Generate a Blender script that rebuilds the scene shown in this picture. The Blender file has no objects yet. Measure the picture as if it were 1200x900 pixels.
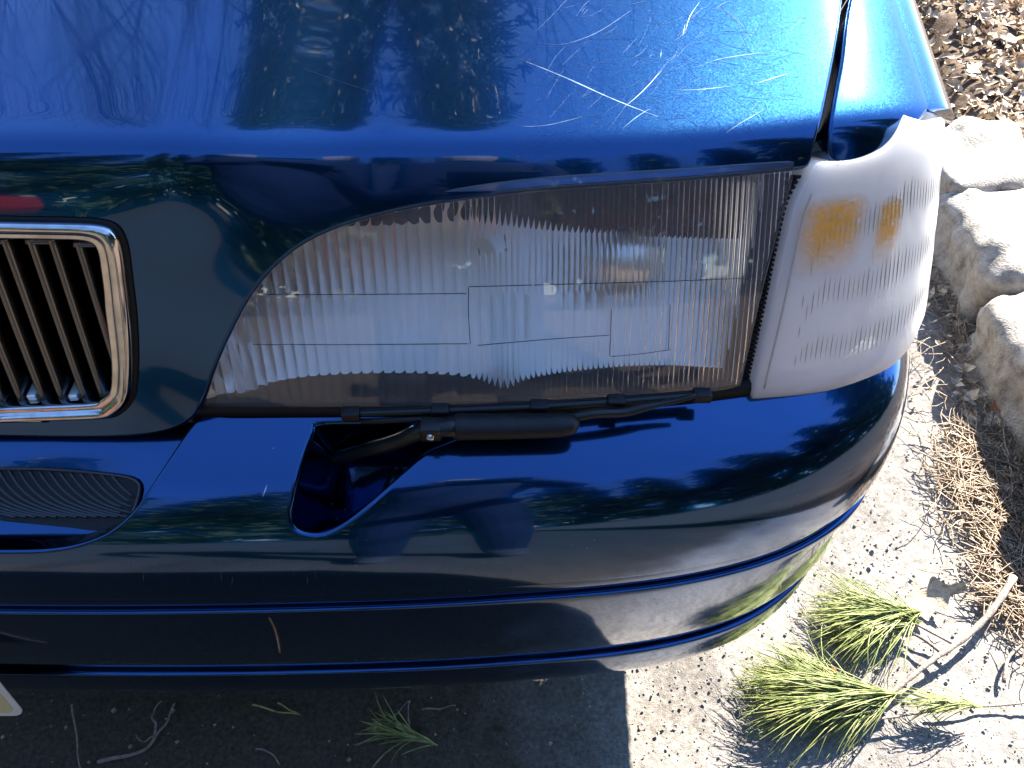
import bpy, math, random
import numpy as np
from mathutils import Vector, Matrix
from mathutils.geometry import delaunay_2d_cdt

# ------------------------------------------------------------------ camera, sky, sun, exposure
sc = bpy.context.scene
PITCH = math.radians(50.0)
CAM = np.array([0.0, -0.41, 1.07])
FPX = 942.0                                  # focal length in pixels of the 1200 x 900 photograph
cam_d = bpy.data.cameras.new('camera')
cam_d.sensor_width = 36.0
cam_d.lens = 36.0 * FPX / 1200.0
cam_d.clip_start = 0.01
cam_d.clip_end = 2000.0
cam_o = bpy.data.objects.new('camera', cam_d)
cam_o.location = CAM
cam_o.rotation_euler = (math.pi / 2 - PITCH, 0, 0)
sc.collection.objects.link(cam_o)
sc.camera = cam_o

SUN_EL, SUN_AZ = math.radians(38.0), math.radians(37.0)
world = bpy.data.worlds.new('World')
sc.world = world
world.use_nodes = True
wn = world.node_tree
for n in list(wn.nodes):
    wn.nodes.remove(n)
sky = wn.nodes.new('ShaderNodeTexSky')
sky.sky_type = 'NISHITA'
sky.sun_disc = False
sky.sun_elevation = SUN_EL
sky.sun_rotation = SUN_AZ
sky.air_density = 1.0
sky.dust_density = 0.0
sky.ozone_density = 6.0
bg = wn.nodes.new('ShaderNodeBackground')
bg.inputs['Strength'].default_value = 0.085
wo = wn.nodes.new('ShaderNodeOutputWorld')
wn.links.new(sky.outputs[0], bg.inputs[0])
wn.links.new(bg.outputs[0], wo.inputs[0])
sun_d = bpy.data.lights.new('sun', 'SUN')
sun_d.energy = 5.0
sun_d.angle = math.radians(0.55)
sun_d.color = (1.0, 0.95, 0.86)
sun_o = bpy.data.objects.new('sun', sun_d)
LDIR = Vector((math.cos(SUN_EL) * math.sin(SUN_AZ), math.cos(SUN_EL) * math.cos(SUN_AZ), math.sin(SUN_EL)))
sun_o.rotation_euler = (-LDIR).to_track_quat('-Z', 'Y').to_euler()
sun_o.location = (6, 6, 8)
sc.collection.objects.link(sun_o)
sc.view_settings.view_transform = 'Standard'
sc.view_settings.look = 'None'
sc.view_settings.gamma = 1.0
sc.view_settings.exposure = 3.0
sc.view_settings.use_curve_mapping = False
sc.render.engine = 'CYCLES'
sc.cycles.max_bounces = 18
sc.cycles.transmission_bounces = 14
sc.cycles.glossy_bounces = 8
sc.cycles.transparent_max_bounces = 12
sc.cycles.use_denoising = True
sc.cycles.sample_clamp_indirect = 12.0

rng = random.Random(7)
nrg = np.random.default_rng(7)

# ------------------------------------------------------------------ small maths
FWD = np.array([0, math.cos(PITCH), -math.sin(PITCH)])
UPV = np.array([0, math.sin(PITCH), math.cos(PITCH)])


def ray(px, py):
    return FWD + (px - 600) / FPX * np.array([1.0, 0, 0]) - (py - 450) / FPX * UPV


def at_z(px, py, z):
    d = ray(px, py)
    return CAM + d * ((z - CAM[2]) / d[2])


def at_y(px, py, y):
    d = ray(px, py)
    return CAM + d * ((y - CAM[1]) / d[1])


def project(P):
    P = np.asarray(P, float) - CAM
    dep = P @ FWD
    return np.stack([600 + FPX * P[..., 0] / dep, 450 - FPX * (P @ UPV) / dep], -1)


class Spline:                                   # natural cubic through points
    def __init__(self, pts, t=None):
        p = np.asarray(pts, float)
        if p.ndim == 1:
            p = p[:, None]
        if t is None:
            d = np.r_[0, np.cumsum(np.linalg.norm(np.diff(p, axis=0), axis=1))]
            t = d / d[-1]
        self.t, self.p = np.asarray(t, float), p
        n = len(p)
        h = np.diff(self.t)
        A = np.zeros((n, n))
        B = np.zeros_like(p)
        A[0, 0] = A[-1, -1] = 1
        for i in range(1, n - 1):
            A[i, i - 1], A[i, i], A[i, i + 1] = h[i - 1], 2 * (h[i - 1] + h[i]), h[i]
            B[i] = 6 * ((p[i + 1] - p[i]) / h[i] - (p[i] - p[i - 1]) / h[i - 1])
        self.m = np.linalg.solve(A, B)
        self.h = h

    def __call__(self, x):
        x = np.asarray(x, float)
        i = np.clip(np.searchsorted(self.t, x, side='right') - 1, 0, len(self.h) - 1)
        h = self.h[i][..., None]
        a = (self.t[i + 1] - x)[..., None]
        b = (x - self.t[i])[..., None]
        return (self.m[i] * a ** 3 + self.m[i + 1] * b ** 3) / (6 * h) + (self.p[i] / h - self.m[i] * h / 6) * a \
            + (self.p[i + 1] / h - self.m[i + 1] * h / 6) * b


def smooth(x, a, b):
    t = np.clip((np.asarray(x, float) - a) / (b - a), 0, 1)
    return t * t * (3 - 2 * t)


def bspline_basis(t, n, k=3):
    t = np.clip(np.asarray(t, float), 0, 1 - 1e-9)
    kn = np.r_[[0] * k, np.linspace(0, 1, n - k + 1), [1] * k]
    N = [((t >= kn[i]) & (t < kn[i + 1])).astype(float) for i in range(len(kn) - 1)]
    for d in range(1, k + 1):
        M = []
        for i in range(len(kn) - d - 1):
            a = (t - kn[i]) / (kn[i + d] - kn[i]) * N[i] if kn[i + d] > kn[i] else 0
            b = (kn[i + d + 1] - t) / (kn[i + d + 1] - kn[i + 1]) * N[i + 1] if kn[i + d + 1] > kn[i + 1] else 0
            M.append(a + b)
        N = M
    return N


def noise2(x, y, seed=0):
    r = np.random.default_rng(seed).random((256, 256))
    xi, yi = np.floor(x).astype(int), np.floor(y).astype(int)
    fx, fy = x - xi, y - yi
    fx, fy = fx * fx * (3 - 2 * fx), fy * fy * (3 - 2 * fy)
    g = lambda a, b: r[a % 256, b % 256]
    return (g(xi, yi) * (1 - fx) + g(xi + 1, yi) * fx) * (1 - fy) + (g(xi, yi + 1) * (1 - fx) + g(xi + 1, yi + 1) * fx) * fy


def fbm(x, y, o=4, seed=0):
    s, a = 0, 0.5
    for i in range(o):
        s = s + a * noise2(x * 2 ** i, y * 2 ** i, seed + i)
        a *= 0.5
    return s


# ------------------------------------------------------------------ materials
MATS = {}


def mat(name, base=(0.5, 0.5, 0.5), rough=0.5, metal=0.0, coat=0.0, trans=0.0, ior=1.5, spec=0.5, alpha=None):
    m = bpy.data.materials.new(name)
    m.use_nodes = True
    b = m.node_tree.nodes['Principled BSDF']
    b.inputs['Base Color'].default_value = (*base, 1)
    b.inputs['Roughness'].default_value = rough
    b.inputs['Metallic'].default_value = metal
    b.inputs['Coat Weight'].default_value = coat
    b.inputs['Coat Roughness'].default_value = 0.015
    b.inputs['Transmission Weight'].default_value = trans
    b.inputs['IOR'].default_value = ior
    b.inputs['Specular IOR Level'].default_value = spec
    MATS[name] = m
    return m


def nodes(m):
    return m.node_tree.nodes, m.node_tree.links, m.node_tree.nodes['Principled BSDF']


def add_noise_colour(m, stops, scale, detail=6, bump=0.0, bscale=None, rough=None, coord='Object'):
    N, L, b = nodes(m)
    tc = N.new('ShaderNodeTexCoord')
    nz = N.new('ShaderNodeTexNoise')
    nz.inputs['Scale'].default_value = scale
    nz.inputs['Detail'].default_value = detail
    nz.inputs['Roughness'].default_value = 0.65
    L.new(tc.outputs[coord], nz.inputs['Vector'])
    cr = N.new('ShaderNodeValToRGB')
    el = cr.color_ramp.elements
    while len(el) < len(stops):
        el.new(0.5)
    for e, (p, c) in zip(el, stops):
        e.position = p
        e.color = (*c, 1)
    L.new(nz.outputs['Fac'], cr.inputs[0])
    L.new(cr.outputs[0], b.inputs['Base Color'])
    if bump:
        n2 = N.new('ShaderNodeTexNoise')
        n2.inputs['Scale'].default_value = bscale or scale * 4
        n2.inputs['Detail'].default_value = 8
        L.new(tc.outputs[coord], n2.inputs['Vector'])
        bp = N.new('ShaderNodeBump')
        bp.inputs['Strength'].default_value = bump
        bp.inputs['Distance'].default_value = 0.004
        L.new(n2.outputs['Fac'], bp.inputs['Height'])
        L.new(bp.outputs[0], b.inputs['Normal'])
    return m


def paint(name, base, broad, weight):
    m = mat(name, base, 0.11, 1.0, 1.0)
    N, L, b = nodes(m)
    b.inputs['Coat IOR'].default_value = 1.40
    tc = N.new('ShaderNodeTexCoord')
    vo = N.new('ShaderNodeTexVoronoi')
    vo.inputs['Scale'].default_value = 3600
    L.new(tc.outputs['Object'], vo.inputs['Vector'])
    sub = N.new('ShaderNodeVectorMath'); sub.operation = 'SUBTRACT'
    sub.inputs[1].default_value = (0.5, 0.5, 0.5)
    L.new(vo.outputs['Color'], sub.inputs[0])
    geo = N.new('ShaderNodeNewGeometry')

    def flake(k):
        scl = N.new('ShaderNodeVectorMath'); scl.operation = 'SCALE'
        scl.inputs['Scale'].default_value = k
        L.new(sub.outputs[0], scl.inputs[0])
        add = N.new('ShaderNodeVectorMath'); add.operation = 'ADD'
        L.new(geo.outputs['Normal'], add.inputs[0])
        L.new(scl.outputs[0], add.inputs[1])
        nrm = N.new('ShaderNodeVectorMath'); nrm.operation = 'NORMALIZE'
        L.new(add.outputs[0], nrm.inputs[0])
        return nrm.outputs[0]
    L.new(flake(0.03), b.inputs['Normal'])
    # fine dust and swirl in the clear coat
    nz = N.new('ShaderNodeTexNoise')
    nz.inputs['Scale'].default_value = 14
    nz.inputs['Detail'].default_value = 9
    L.new(tc.outputs['Object'], nz.inputs['Vector'])
    mr = N.new('ShaderNodeMapRange')
    mr.inputs[1].default_value = 0.35; mr.inputs[2].default_value = 0.75
    mr.inputs[3].default_value = 0.008; mr.inputs[4].default_value = 0.06
    L.new(nz.outputs['Fac'], mr.inputs[0])
    L.new(mr.outputs[0], b.inputs['Coat Roughness'])
    # flakes lying at odd angles: a broad, weak second lobe
    gl = N.new('ShaderNodeBsdfGlossy')
    gl.inputs['Color'].default_value = (*broad, 1)
    gl.inputs['Roughness'].default_value = 0.34
    L.new(flake(0.30), gl.inputs['Normal'])
    mx = N.new('ShaderNodeMixShader'); mx.inputs[0].default_value = weight
    L.new(b.outputs[0], mx.inputs[1]); L.new(gl.outputs[0], mx.inputs[2])
    L.new(mx.outputs[0], N['Material Output'].inputs['Surface'])
    return m


M_BLUE = paint('blue_metallic_paint', (0.0010, 0.042, 0.150), (0.06, 0.26, 0.52), 0.032)
M_CHROME = mat('chrome', (0.62, 0.62, 0.62), 0.10, 1.0)
add_noise_colour(M_CHROME, [(0.3, (0.36, 0.36, 0.37)), (0.6, (0.56, 0.56, 0.57))], 60)
M_VANE = mat('smoked_chrome', (0.115, 0.122, 0.135), 0.2, 1.0)
M_BLACK = mat('black_plastic', (0.012, 0.012, 0.013), 0.45, spec=0.3)
add_noise_colour(M_BLACK, [(0.3, (0.005, 0.005, 0.006)), (0.8, (0.012, 0.012, 0.013))], 120, bump=0.15, bscale=900)
M_SATIN = mat('satin_black_metal', (0.008, 0.008, 0.008), 0.33, spec=0.35)
M_RUBBER = mat('black_rubber', (0.007, 0.007, 0.007), 0.6, spec=0.25)
M_RIBK = mat('grey_rib_edges', (0.06, 0.065, 0.075), 0.4)  # lighter grey on the intake ribs and rim
M_DARK = mat('dark_filler', (0.006, 0.006, 0.007), 0.85, spec=0.1)  # near-black, stands in for the shade within the body
M_GLASS = mat('lens_glass', (0.995, 0.998, 0.997), 0.0, 0, 0, 1.0, 1.47)
_n, _l, _b = nodes(M_GLASS)
_hz = _n.new('ShaderNodeBsdfTranslucent'); _hz.inputs[0].default_value = (0.78, 0.83, 0.88, 1)
_hd = _n.new('ShaderNodeBsdfDiffuse'); _hd.inputs[0].default_value = (0.74, 0.79, 0.86, 1)
_ha = _n.new('ShaderNodeMixShader'); _ha.inputs[0].default_value = 0.5
_hm = _n.new('ShaderNodeMixShader'); _hm.inputs[0].default_value = 0.09
_l.new(_hz.outputs[0], _ha.inputs[1]); _l.new(_hd.outputs[0], _ha.inputs[2])
_l.new(_b.outputs[0], _hm.inputs[1]); _l.new(_ha.outputs[0], _hm.inputs[2])
_l.new(_hm.outputs[0], _n['Material Output'].inputs['Surface'])
M_REFL = mat('lamp_reflector', (0.80, 0.80, 0.82), 0.36, 0.55)
add_noise_colour(M_REFL, [(0.3, (0.84, 0.80, 0.74)), (0.7, (0.96, 0.92, 0.85))], 18)
M_WHITEMET = mat('bulb_shield_metal', (0.92, 0.91, 0.88), 0.3, 0.7)
M_AMBER = mat('amber_bulb_glass', (0.80, 0.26, 0.01), 0.25)
M_PLATE = mat('plate_enamel_cream', (0.62, 0.56, 0.30), 0.35)
M_PLATEW = mat('plate_rim_white', (0.72, 0.72, 0.70), 0.35)
M_SCRATCH = mat('scratched_clearcoat', (0.15, 0.21, 0.29), 0.45, 0.4)
M_CHIP = mat('bare_primer_chip', (0.75, 0.77, 0.80), 0.7)
M_TYRE = mat('tyre_rubber', (0.02, 0.02, 0.02), 0.8)
M_ALLOY = mat('alloy_rim', (0.5, 0.5, 0.5), 0.35, 0.9)

M_LENSC = bpy.data.materials.new('clear_lamp_plastic')      # thin hazed plastic: lets the sun in
M_LENSC.use_nodes = True
_n, _l = M_LENSC.node_tree.nodes, M_LENSC.node_tree.links
for q in list(_n):
    _n.remove(q)
_o = _n.new('ShaderNodeOutputMaterial')
_tr = _n.new('ShaderNodeBsdfTransparent'); _tr.inputs[0].default_value = (0.95, 0.95, 0.94, 1)
_pb = _n.new('ShaderNodeBsdfPrincipled')                # cloudy prismatic plastic carries the sun from the side to the face
_pb.inputs['Base Color'].default_value = (0.992, 0.972, 0.905, 1)
_pb.inputs['Subsurface Weight'].default_value = 1.0
_pb.inputs['Subsurface Radius'].default_value = (1.0, 1.0, 1.0)
_pb.inputs['Subsurface Scale'].default_value = 0.07
_pb.inputs['Roughness'].default_value = 0.08
_m2 = _n.new('ShaderNodeMixShader'); _m2.inputs[0].default_value = 0.82
_l.new(_tr.outputs[0], _m2.inputs[1]); _l.new(_pb.outputs[0], _m2.inputs[2])
_l.new(_m2.outputs[0], _o.inputs[0])

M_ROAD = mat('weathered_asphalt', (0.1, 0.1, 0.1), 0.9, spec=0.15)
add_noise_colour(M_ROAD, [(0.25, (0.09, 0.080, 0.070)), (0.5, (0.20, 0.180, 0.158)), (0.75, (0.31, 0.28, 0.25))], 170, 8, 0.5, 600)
_n, _l, _b = nodes(M_ROAD)                       # pale sand by the curb; elsewhere shade is painted in as darker asphalt
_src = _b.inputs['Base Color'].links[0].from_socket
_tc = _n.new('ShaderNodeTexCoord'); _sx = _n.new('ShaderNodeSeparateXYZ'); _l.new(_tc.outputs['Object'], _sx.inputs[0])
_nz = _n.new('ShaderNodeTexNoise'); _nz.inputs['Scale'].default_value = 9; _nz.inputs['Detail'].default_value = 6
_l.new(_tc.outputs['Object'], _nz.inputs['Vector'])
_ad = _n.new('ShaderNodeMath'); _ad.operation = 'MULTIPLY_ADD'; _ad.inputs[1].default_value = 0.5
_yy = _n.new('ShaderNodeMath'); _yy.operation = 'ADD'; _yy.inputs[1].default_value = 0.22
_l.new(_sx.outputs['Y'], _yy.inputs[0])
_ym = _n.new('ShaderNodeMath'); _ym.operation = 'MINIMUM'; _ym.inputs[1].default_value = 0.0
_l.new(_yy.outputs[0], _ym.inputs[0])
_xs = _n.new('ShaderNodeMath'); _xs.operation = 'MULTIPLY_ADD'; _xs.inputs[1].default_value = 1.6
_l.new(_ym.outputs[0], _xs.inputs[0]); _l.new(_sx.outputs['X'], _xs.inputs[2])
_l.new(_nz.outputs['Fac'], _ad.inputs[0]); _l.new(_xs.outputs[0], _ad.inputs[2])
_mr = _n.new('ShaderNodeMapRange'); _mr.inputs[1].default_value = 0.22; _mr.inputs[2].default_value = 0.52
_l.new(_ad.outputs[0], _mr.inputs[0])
_shade = _n.new('ShaderNodeMix'); _shade.data_type = 'RGBA'; _shade.blend_type = 'MULTIPLY'; _shade.inputs[0].default_value = 1.0
_l.new(_src, _shade.inputs[6]); _shade.inputs[7].default_value = (0.36, 0.31, 0.25, 1)
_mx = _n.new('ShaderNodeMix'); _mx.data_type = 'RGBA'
_l.new(_mr.outputs[0], _mx.inputs[0]); _l.new(_shade.outputs[2], _mx.inputs[6]); _l.new(_src, _mx.inputs[7])
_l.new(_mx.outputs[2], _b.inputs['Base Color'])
M_SOIL = mat('leafy_soil', (0.1, 0.07, 0.05), 0.95, spec=0.1)
add_noise_colour(M_SOIL, [(0.3, (0.05, 0.035, 0.025)), (0.55, (0.13, 0.09, 0.06)), (0.8, (0.22, 0.16, 0.11))], 60, 8, 0.6, 300)
M_STONE = mat('granite_stone', (0.4, 0.39, 0.37), 0.85, spec=0.2)
add_noise_colour(M_STONE, [(0.3, (0.13, 0.115, 0.095)), (0.5, (0.30, 0.27, 0.23)), (0.75, (0.44, 0.40, 0.35))], 45, 8, 0.6, 260)
M_BARK = mat('twig_bark', (0.22, 0.18, 0.15), 0.85, spec=0.15)
add_noise_colour(M_BARK, [(0.3, (0.13, 0.10, 0.08)), (0.7, (0.32, 0.27, 0.23))], 200, 6, 0.4, 500)
M_NEEDLE = mat('green_pine_needles', (0.16, 0.24, 0.035), 0.5)
add_noise_colour(M_NEEDLE, [(0.28, (0.08, 0.11, 0.025)), (0.48, (0.19, 0.22, 0.06)), (0.62, (0.33, 0.34, 0.13)), (0.74, (0.45, 0.34, 0.16))], 55, 4)
M_DRYN = mat('dry_pine_needles', (0.3, 0.19, 0.09), 0.6)
add_noise_colour(M_DRYN, [(0.3, (0.12, 0.075, 0.045)), (0.5, (0.24, 0.165, 0.10)), (0.75, (0.40, 0.31, 0.20))], 30, 3)
M_LITTER = mat('dry_leaf_litter', (0.3, 0.2, 0.1), 0.7, spec=0.2)
add_noise_colour(M_LITTER, [(0.25, (0.16, 0.10, 0.07)), (0.42, (0.34, 0.25, 0.17)), (0.56, (0.50, 0.40, 0.28)), (0.75, (0.64, 0.56, 0.44))], 45, 2)
M_LYEL = mat('yellow_leaf', (0.55, 0.33, 0.04), 0.55)
M_LRED = mat('rust_leaf', (0.35, 0.10, 0.04), 0.6)
M_LPALE = mat('bleached_leaf', (0.45, 0.36, 0.25), 0.6)
add_noise_colour(M_LPALE, [(0.3, (0.22, 0.15, 0.09)), (0.5, (0.42, 0.33, 0.22)), (0.75, (0.55, 0.46, 0.34))], 120, 6, 0.5, 300)
M_FOL = mat('evergreen_foliage', (0.04, 0.07, 0.03), 0.6)
add_noise_colour(M_FOL, [(0.3, (0.02, 0.035, 0.016)), (0.7, (0.06, 0.09, 0.035))], 3, 4)
M_TRUNK = mat('tree_bark', (0.10, 0.08, 0.07), 0.9)
add_noise_colour(M_TRUNK, [(0.3, (0.025, 0.02, 0.017)), (0.7, (0.06, 0.05, 0.042))], 8, 6, 0.5, 20)


# ------------------------------------------------------------------ object helpers
def link(o, parent=None):
    sc.collection.objects.link(o)
    if parent is not None:
        o.parent = parent
    return o


def tag(o, label=None, cat=None, group=None, kind=None):
    if label: o['label'] = label
    if cat: o['category'] = cat
    if group: o['group'] = group
    if kind: o['kind'] = kind
    return o


def empty(name, loc, label, cat, group=None):
    o = bpy.data.objects.new(name, None)
    o.empty_display_size = 0.05
    o.location = loc
    sc.collection.objects.link(o)
    return tag(o, label, cat, group)


class MB:                                       # mesh bucket
    def __init__(self):
        self.v, self.f, self.n = [], [], None

    def add(self, v, f):
        b = len(self.v)
        self.v.extend([tuple(map(float, p)) for p in v])
        self.f.extend([tuple(int(i) + b for i in q) for q in f])
        return self

    def box(self, c, s, R=None):
        c, s = np.asarray(c, float), np.asarray(s, float) / 2
        q = np.array([[x, y, z] for x in (-1, 1) for y in (-1, 1) for z in (-1, 1)]) * s
        if R is not None:
            q = q @ np.asarray(R).T
        return self.add(q + c, [(0, 1, 3, 2), (4, 6, 7, 5), (0, 4, 5, 1), (2, 3, 7, 6), (0, 2, 6, 4), (1, 5, 7, 3)])

    def tube(self, pts, r, seg=6, cap=True, up=None, flat=1.0):
        pts = np.asarray(pts, float)
        n = len(pts)
        r = np.broadcast_to(np.asarray(r, float), (n,))
        T = np.gradient(pts, axis=0)
        T /= np.linalg.norm(T, axis=1)[:, None] + 1e-12
        a = np.array(up if up is not None else ((0, 0, 1) if abs(T[0][2]) < 0.9 else (1, 0, 0)), float)
        vs = []
        for i in range(n):
            s = np.cross(T[i], a); s /= np.linalg.norm(s) + 1e-12
            b = np.cross(s, T[i])
            if up is None:
                a = b
            for k in range(seg):
                w = 2 * math.pi * k / seg
                vs.append(pts[i] + r[i] * (math.cos(w) * s + flat * math.sin(w) * b))
        fs = [(i * seg + k, i * seg + (k + 1) % seg, (i + 1) * seg + (k + 1) % seg, (i + 1) * seg + k)
              for i in range(n - 1) for k in range(seg)]
        if cap:
            fs += [tuple(range(seg))[::-1], tuple((n - 1) * seg + k for k in range(seg))]
        return self.add(vs, fs)

    def build(self, name, m, parent=None, smooth_=True, normals=None, bevel=0.0):
        me = bpy.data.meshes.new(name)
        me.from_pydata(self.v, [], self.f)
        me.materials.append(m)
        if smooth_:
            me.polygons.foreach_set('use_smooth', [True] * len(me.polygons))
        me.update()
        if normals is not None:
            me.normals_split_custom_set_from_vertices([tuple(map(float, n)) for n in normals])
        o = bpy.data.objects.new(name, me)
        if bevel:
            bv = o.modifiers.new('bevel', 'BEVEL')
            bv.width = bevel; bv.segments = 3; bv.limit_method = 'ANGLE'
            bv.angle_limit = math.radians(40)
        link(o, parent)
        if parent is not None:
            pl = parent
            off = Vector((0, 0, 0))
            while pl is not None:
                off += pl.location
                pl = pl.parent
            me.transform(Matrix.Translation(-off))
        return o


# ------------------------------------------------------------------ trimmed panels on parametric surfaces
def catmull(pts, step=6.0, closed=False):
    p = np.asarray(pts, float)
    out = []
    n = len(p)
    for i in range(n if closed else n - 1):
        a, b, c, d = (p[(i - 1) % n] if closed or i else p[0], p[i], p[(i + 1) % n],
                      p[(i + 2) % n] if closed or i + 2 < n else p[-1])
        m = max(1, int(np.linalg.norm(c - b) / step))
        for k in range(m):
            t = k / m
            out.append(0.5 * ((2 * b) + (c - a) * t + (2 * a - 5 * b + 4 * c - d) * t * t + (3 * b - a - 3 * c + d) * t ** 3))
    if not closed:
        out.append(p[-1])
    return np.array(out)


def snorm(S, a, b, ha=1e-4, hb=1e-4):
    da = S(a + ha, b) - S(a - ha, b)
    db = S(a, b + hb) - S(a, b - hb)
    n = np.cross(da, db)
    return n / (np.linalg.norm(n, axis=-1, keepdims=True) + 1e-15)


class Solver:                                   # pixel -> surface parameters
    def __init__(self, S, ar, br, flip=1, n=90):
        self.S, self.ar, self.br = S, ar, br
        A, B = np.meshgrid(np.linspace(*ar, n), np.linspace(*br, n), indexing='ij')
        P = S(A, B)
        N = snorm(S, A, B) * flip
        self.pp = project(P)
        vis = np.sum(N * (CAM - P), -1) > 0
        self.pp[~vis] = 1e6
        self.A, self.B = A, B

    def __call__(self, pts):
        out = []
        for px, py in np.asarray(pts, float):
            d = (self.pp[..., 0] - px) ** 2 + (self.pp[..., 1] - py) ** 2
            i = np.unravel_index(np.argmin(d), d.shape)
            a, b = self.A[i], self.B[i]
            best = (d[i], a, b)
            for _ in range(12):
                h = 1e-4
                p0 = project(self.S(np.array(a), np.array(b)))
                e = p0 - (px, py)
                if e @ e < best[0]:
                    best = (e @ e, a, b)
                Ja = (project(self.S(np.array(a + h), np.array(b))) - p0) / h
                Jb = (project(self.S(np.array(a), np.array(b + h))) - p0) / h
                J = np.stack([Ja, Jb], 1) + np.eye(2) * 1e-9
                try:
                    s = np.linalg.solve(J, e)
                except np.linalg.LinAlgError:
                    break
                s = np.clip(s, -0.05, 0.05)
                a = float(np.clip(a - s[0], *self.ar)); b = float(np.clip(b - s[1], *self.br))
            out.append(best[1:])
        return np.array(out)


def inside(P, poly):
    x, y = P[:, 0], P[:, 1]
    r = np.zeros(len(P), bool)
    q = np.roll(poly, 1, 0)
    for (x1, y1), (x2, y2) in zip(poly, q):
        if y1 == y2:
            continue
        c = ((y1 > y) != (y2 > y)) & (x < (x2 - x1) * (y - y1) / (y2 - y1) + x1)
        r ^= c
    return r


def near_poly(P, poly, d):
    r = np.zeros(len(P), bool)
    for a, b in zip(poly, np.roll(poly, -1, 0)):
        ab = b - a
        t = np.clip(((P - a) @ ab) / (ab @ ab + 1e-18), 0, 1)
        r |= np.sum((P - a - t[:, None] * ab) ** 2, 1) < d * d
    return r


def panel(S, outline, holes=(), ga=(), gb=(), scale=(1, 1), flip=1, roll=0.004, skirt=0.02, roll_holes=None,
          skirt_holes=None, offset=0.0, keep=None):
    """constrained triangulation of a trimmed surface; returns bucket + normals"""
    sc_ = np.asarray(scale, float)
    loops = [np.asarray(outline, float)] + [np.asarray(h, float) for h in holes]
    L = [l * sc_ for l in loops]
    A, B = np.meshgrid(ga, gb, indexing='ij')
    G = np.stack([A.ravel(), B.ravel()], 1) * sc_
    d = 0.45 * min(np.median(np.diff(ga)) * sc_[0], np.median(np.diff(gb)) * sc_[1])
    ok = inside(G, L[0]) & ~near_poly(G, L[0], d)
    for h in L[1:]:
        ok &= ~inside(G, h) & ~near_poly(G, h, d)
    G = G[ok]
    V, E, base = [], [], 0
    for l in L:
        n = len(l)
        V += [tuple(p) for p in l]
        E += [(base + i, base + (i + 1) % n) for i in range(n)]
        base += n
    V += [tuple(p) for p in G]
    vo, eo, fo, ov, oe, of = delaunay_2d_cdt([Vector(p) for p in V], E, [], 0, 1e-7)
    vo = np.array([tuple(p) for p in vo])
    F = np.array([f for f in fo if len(f) == 3])
    cen = vo[F].mean(1)
    ok = inside(cen, L[0])
    for h in L[1:]:
        ok &= ~inside(cen, h)
    F = F[ok]
    par = vo / sc_
    P = S(par[:, 0], par[:, 1])
    N = snorm(S, par[:, 0], par[:, 1]) * flip
    P = P + N * offset
    # orient
    fn = np.cross(P[F[:, 1]] - P[F[:, 0]], P[F[:, 2]] - P[F[:, 0]])
    bad = np.sum(fn * N[F[:, 0]], 1) < 0
    F[bad] = F[bad][:, ::-1]
    mb = MB()
    mb.v = [tuple(p) for p in P]
    mb.f = [tuple(int(i) for i in f) for f in F]
    nn = [tuple(n) for n in N]
    for li, l in enumerate(loops):
        r = roll if li == 0 or roll_holes is None else roll_holes
        sk = skirt if li == 0 or skirt_holes is None else skirt_holes
        if r <= 0:
            continue
        Pl = S(l[:, 0], l[:, 1])
        Nl = snorm(S, l[:, 0], l[:, 1]) * flip
        Pl = Pl + Nl * offset
        T = np.roll(Pl, -1, 0) - np.roll(Pl, 1, 0)
        T /= np.linalg.norm(T, axis=1)[:, None] + 1e-12
        Bn = np.cross(T, Nl)
        # outward: test in parameter space
        cpar = np.roll(l, -1, 0) - np.roll(l, 1, 0)
        area = np.sum(L[li][:, 0] * np.roll(L[li][:, 1], -1) - np.roll(L[li][:, 0], -1) * L[li][:, 1])
        sgn = 1 if area * flip > 0 else -1
        if li > 0:
            sgn = -sgn
        Bn = Bn * sgn
        ring0 = None
        rings = []
        for ang in (0, 22.5, 45, 67.5, 90):
            w = math.radians(ang)
            rings.append((Pl + r * math.sin(w) * Bn - r * (1 - math.cos(w)) * Nl, math.cos(w) * Nl + math.sin(w) * Bn))
        rings.append((Pl + r * Bn - (r + sk) * Nl, Bn))
        n = len(l)
        prev = None
        for Q, W in rings:
            b = len(mb.v)
            mb.v += [tuple(p) for p in Q]
            nn += [tuple(x) for x in W]
            if prev is not None:
                for i in range(n):
                    j = (i + 1) % n
                    q = (prev + i, prev + j, b + j, b + i)
                    mb.f.append(q[::-1] if sgn > 0 else q)
            prev = b
    return mb, nn


XC = -0.54                                      # car centre line

# plan curve of the lamp face at z = 0.585
LAMP = Spline([(-0.62, -0.012), (-0.40, -0.021), (-0.238, -0.021), (-0.10, -0.0205), (0.0, -0.019), (0.1, -0.013), (0.175, -0.003),
               (0.25, 0.012), (0.313, 0.037), (0.350, 0.082), (0.361, 0.14), (0.366, 0.25), (0.369, 0.40)])
_tt = np.linspace(0, 1, 600)
_lp = LAMP(_tt)
_lt = np.gradient(_lp, axis=0); _lt /= np.linalg.norm(_lt, axis=1)[:, None]
ZL = 0.585


def S_lamp(u, z):
    u, z = np.asarray(u, float), np.asarray(z, float)
    p = np.stack([np.interp(u, _tt, _lp[:, 0]), np.interp(u, _tt, _lp[:, 1])], -1)
    t = np.stack([np.interp(u, _tt, _lt[:, 0]), np.interp(u, _tt, _lt[:, 1])], -1)
    t = t / np.linalg.norm(t, axis=-1, keepdims=True)
    nx, ny = t[..., 1], -t[..., 0]              # outward
    side = smooth(p[..., 0], 0.26, 0.35)
    dz = z - ZL
    back = (0.325 * (1 - side) + 0.27 * side) * dz + 0.45 * dz * dz * (1 - 0.6 * side)
    return np.stack([p[..., 0] - nx * back, p[..., 1] - ny * back, z], -1)


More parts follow.
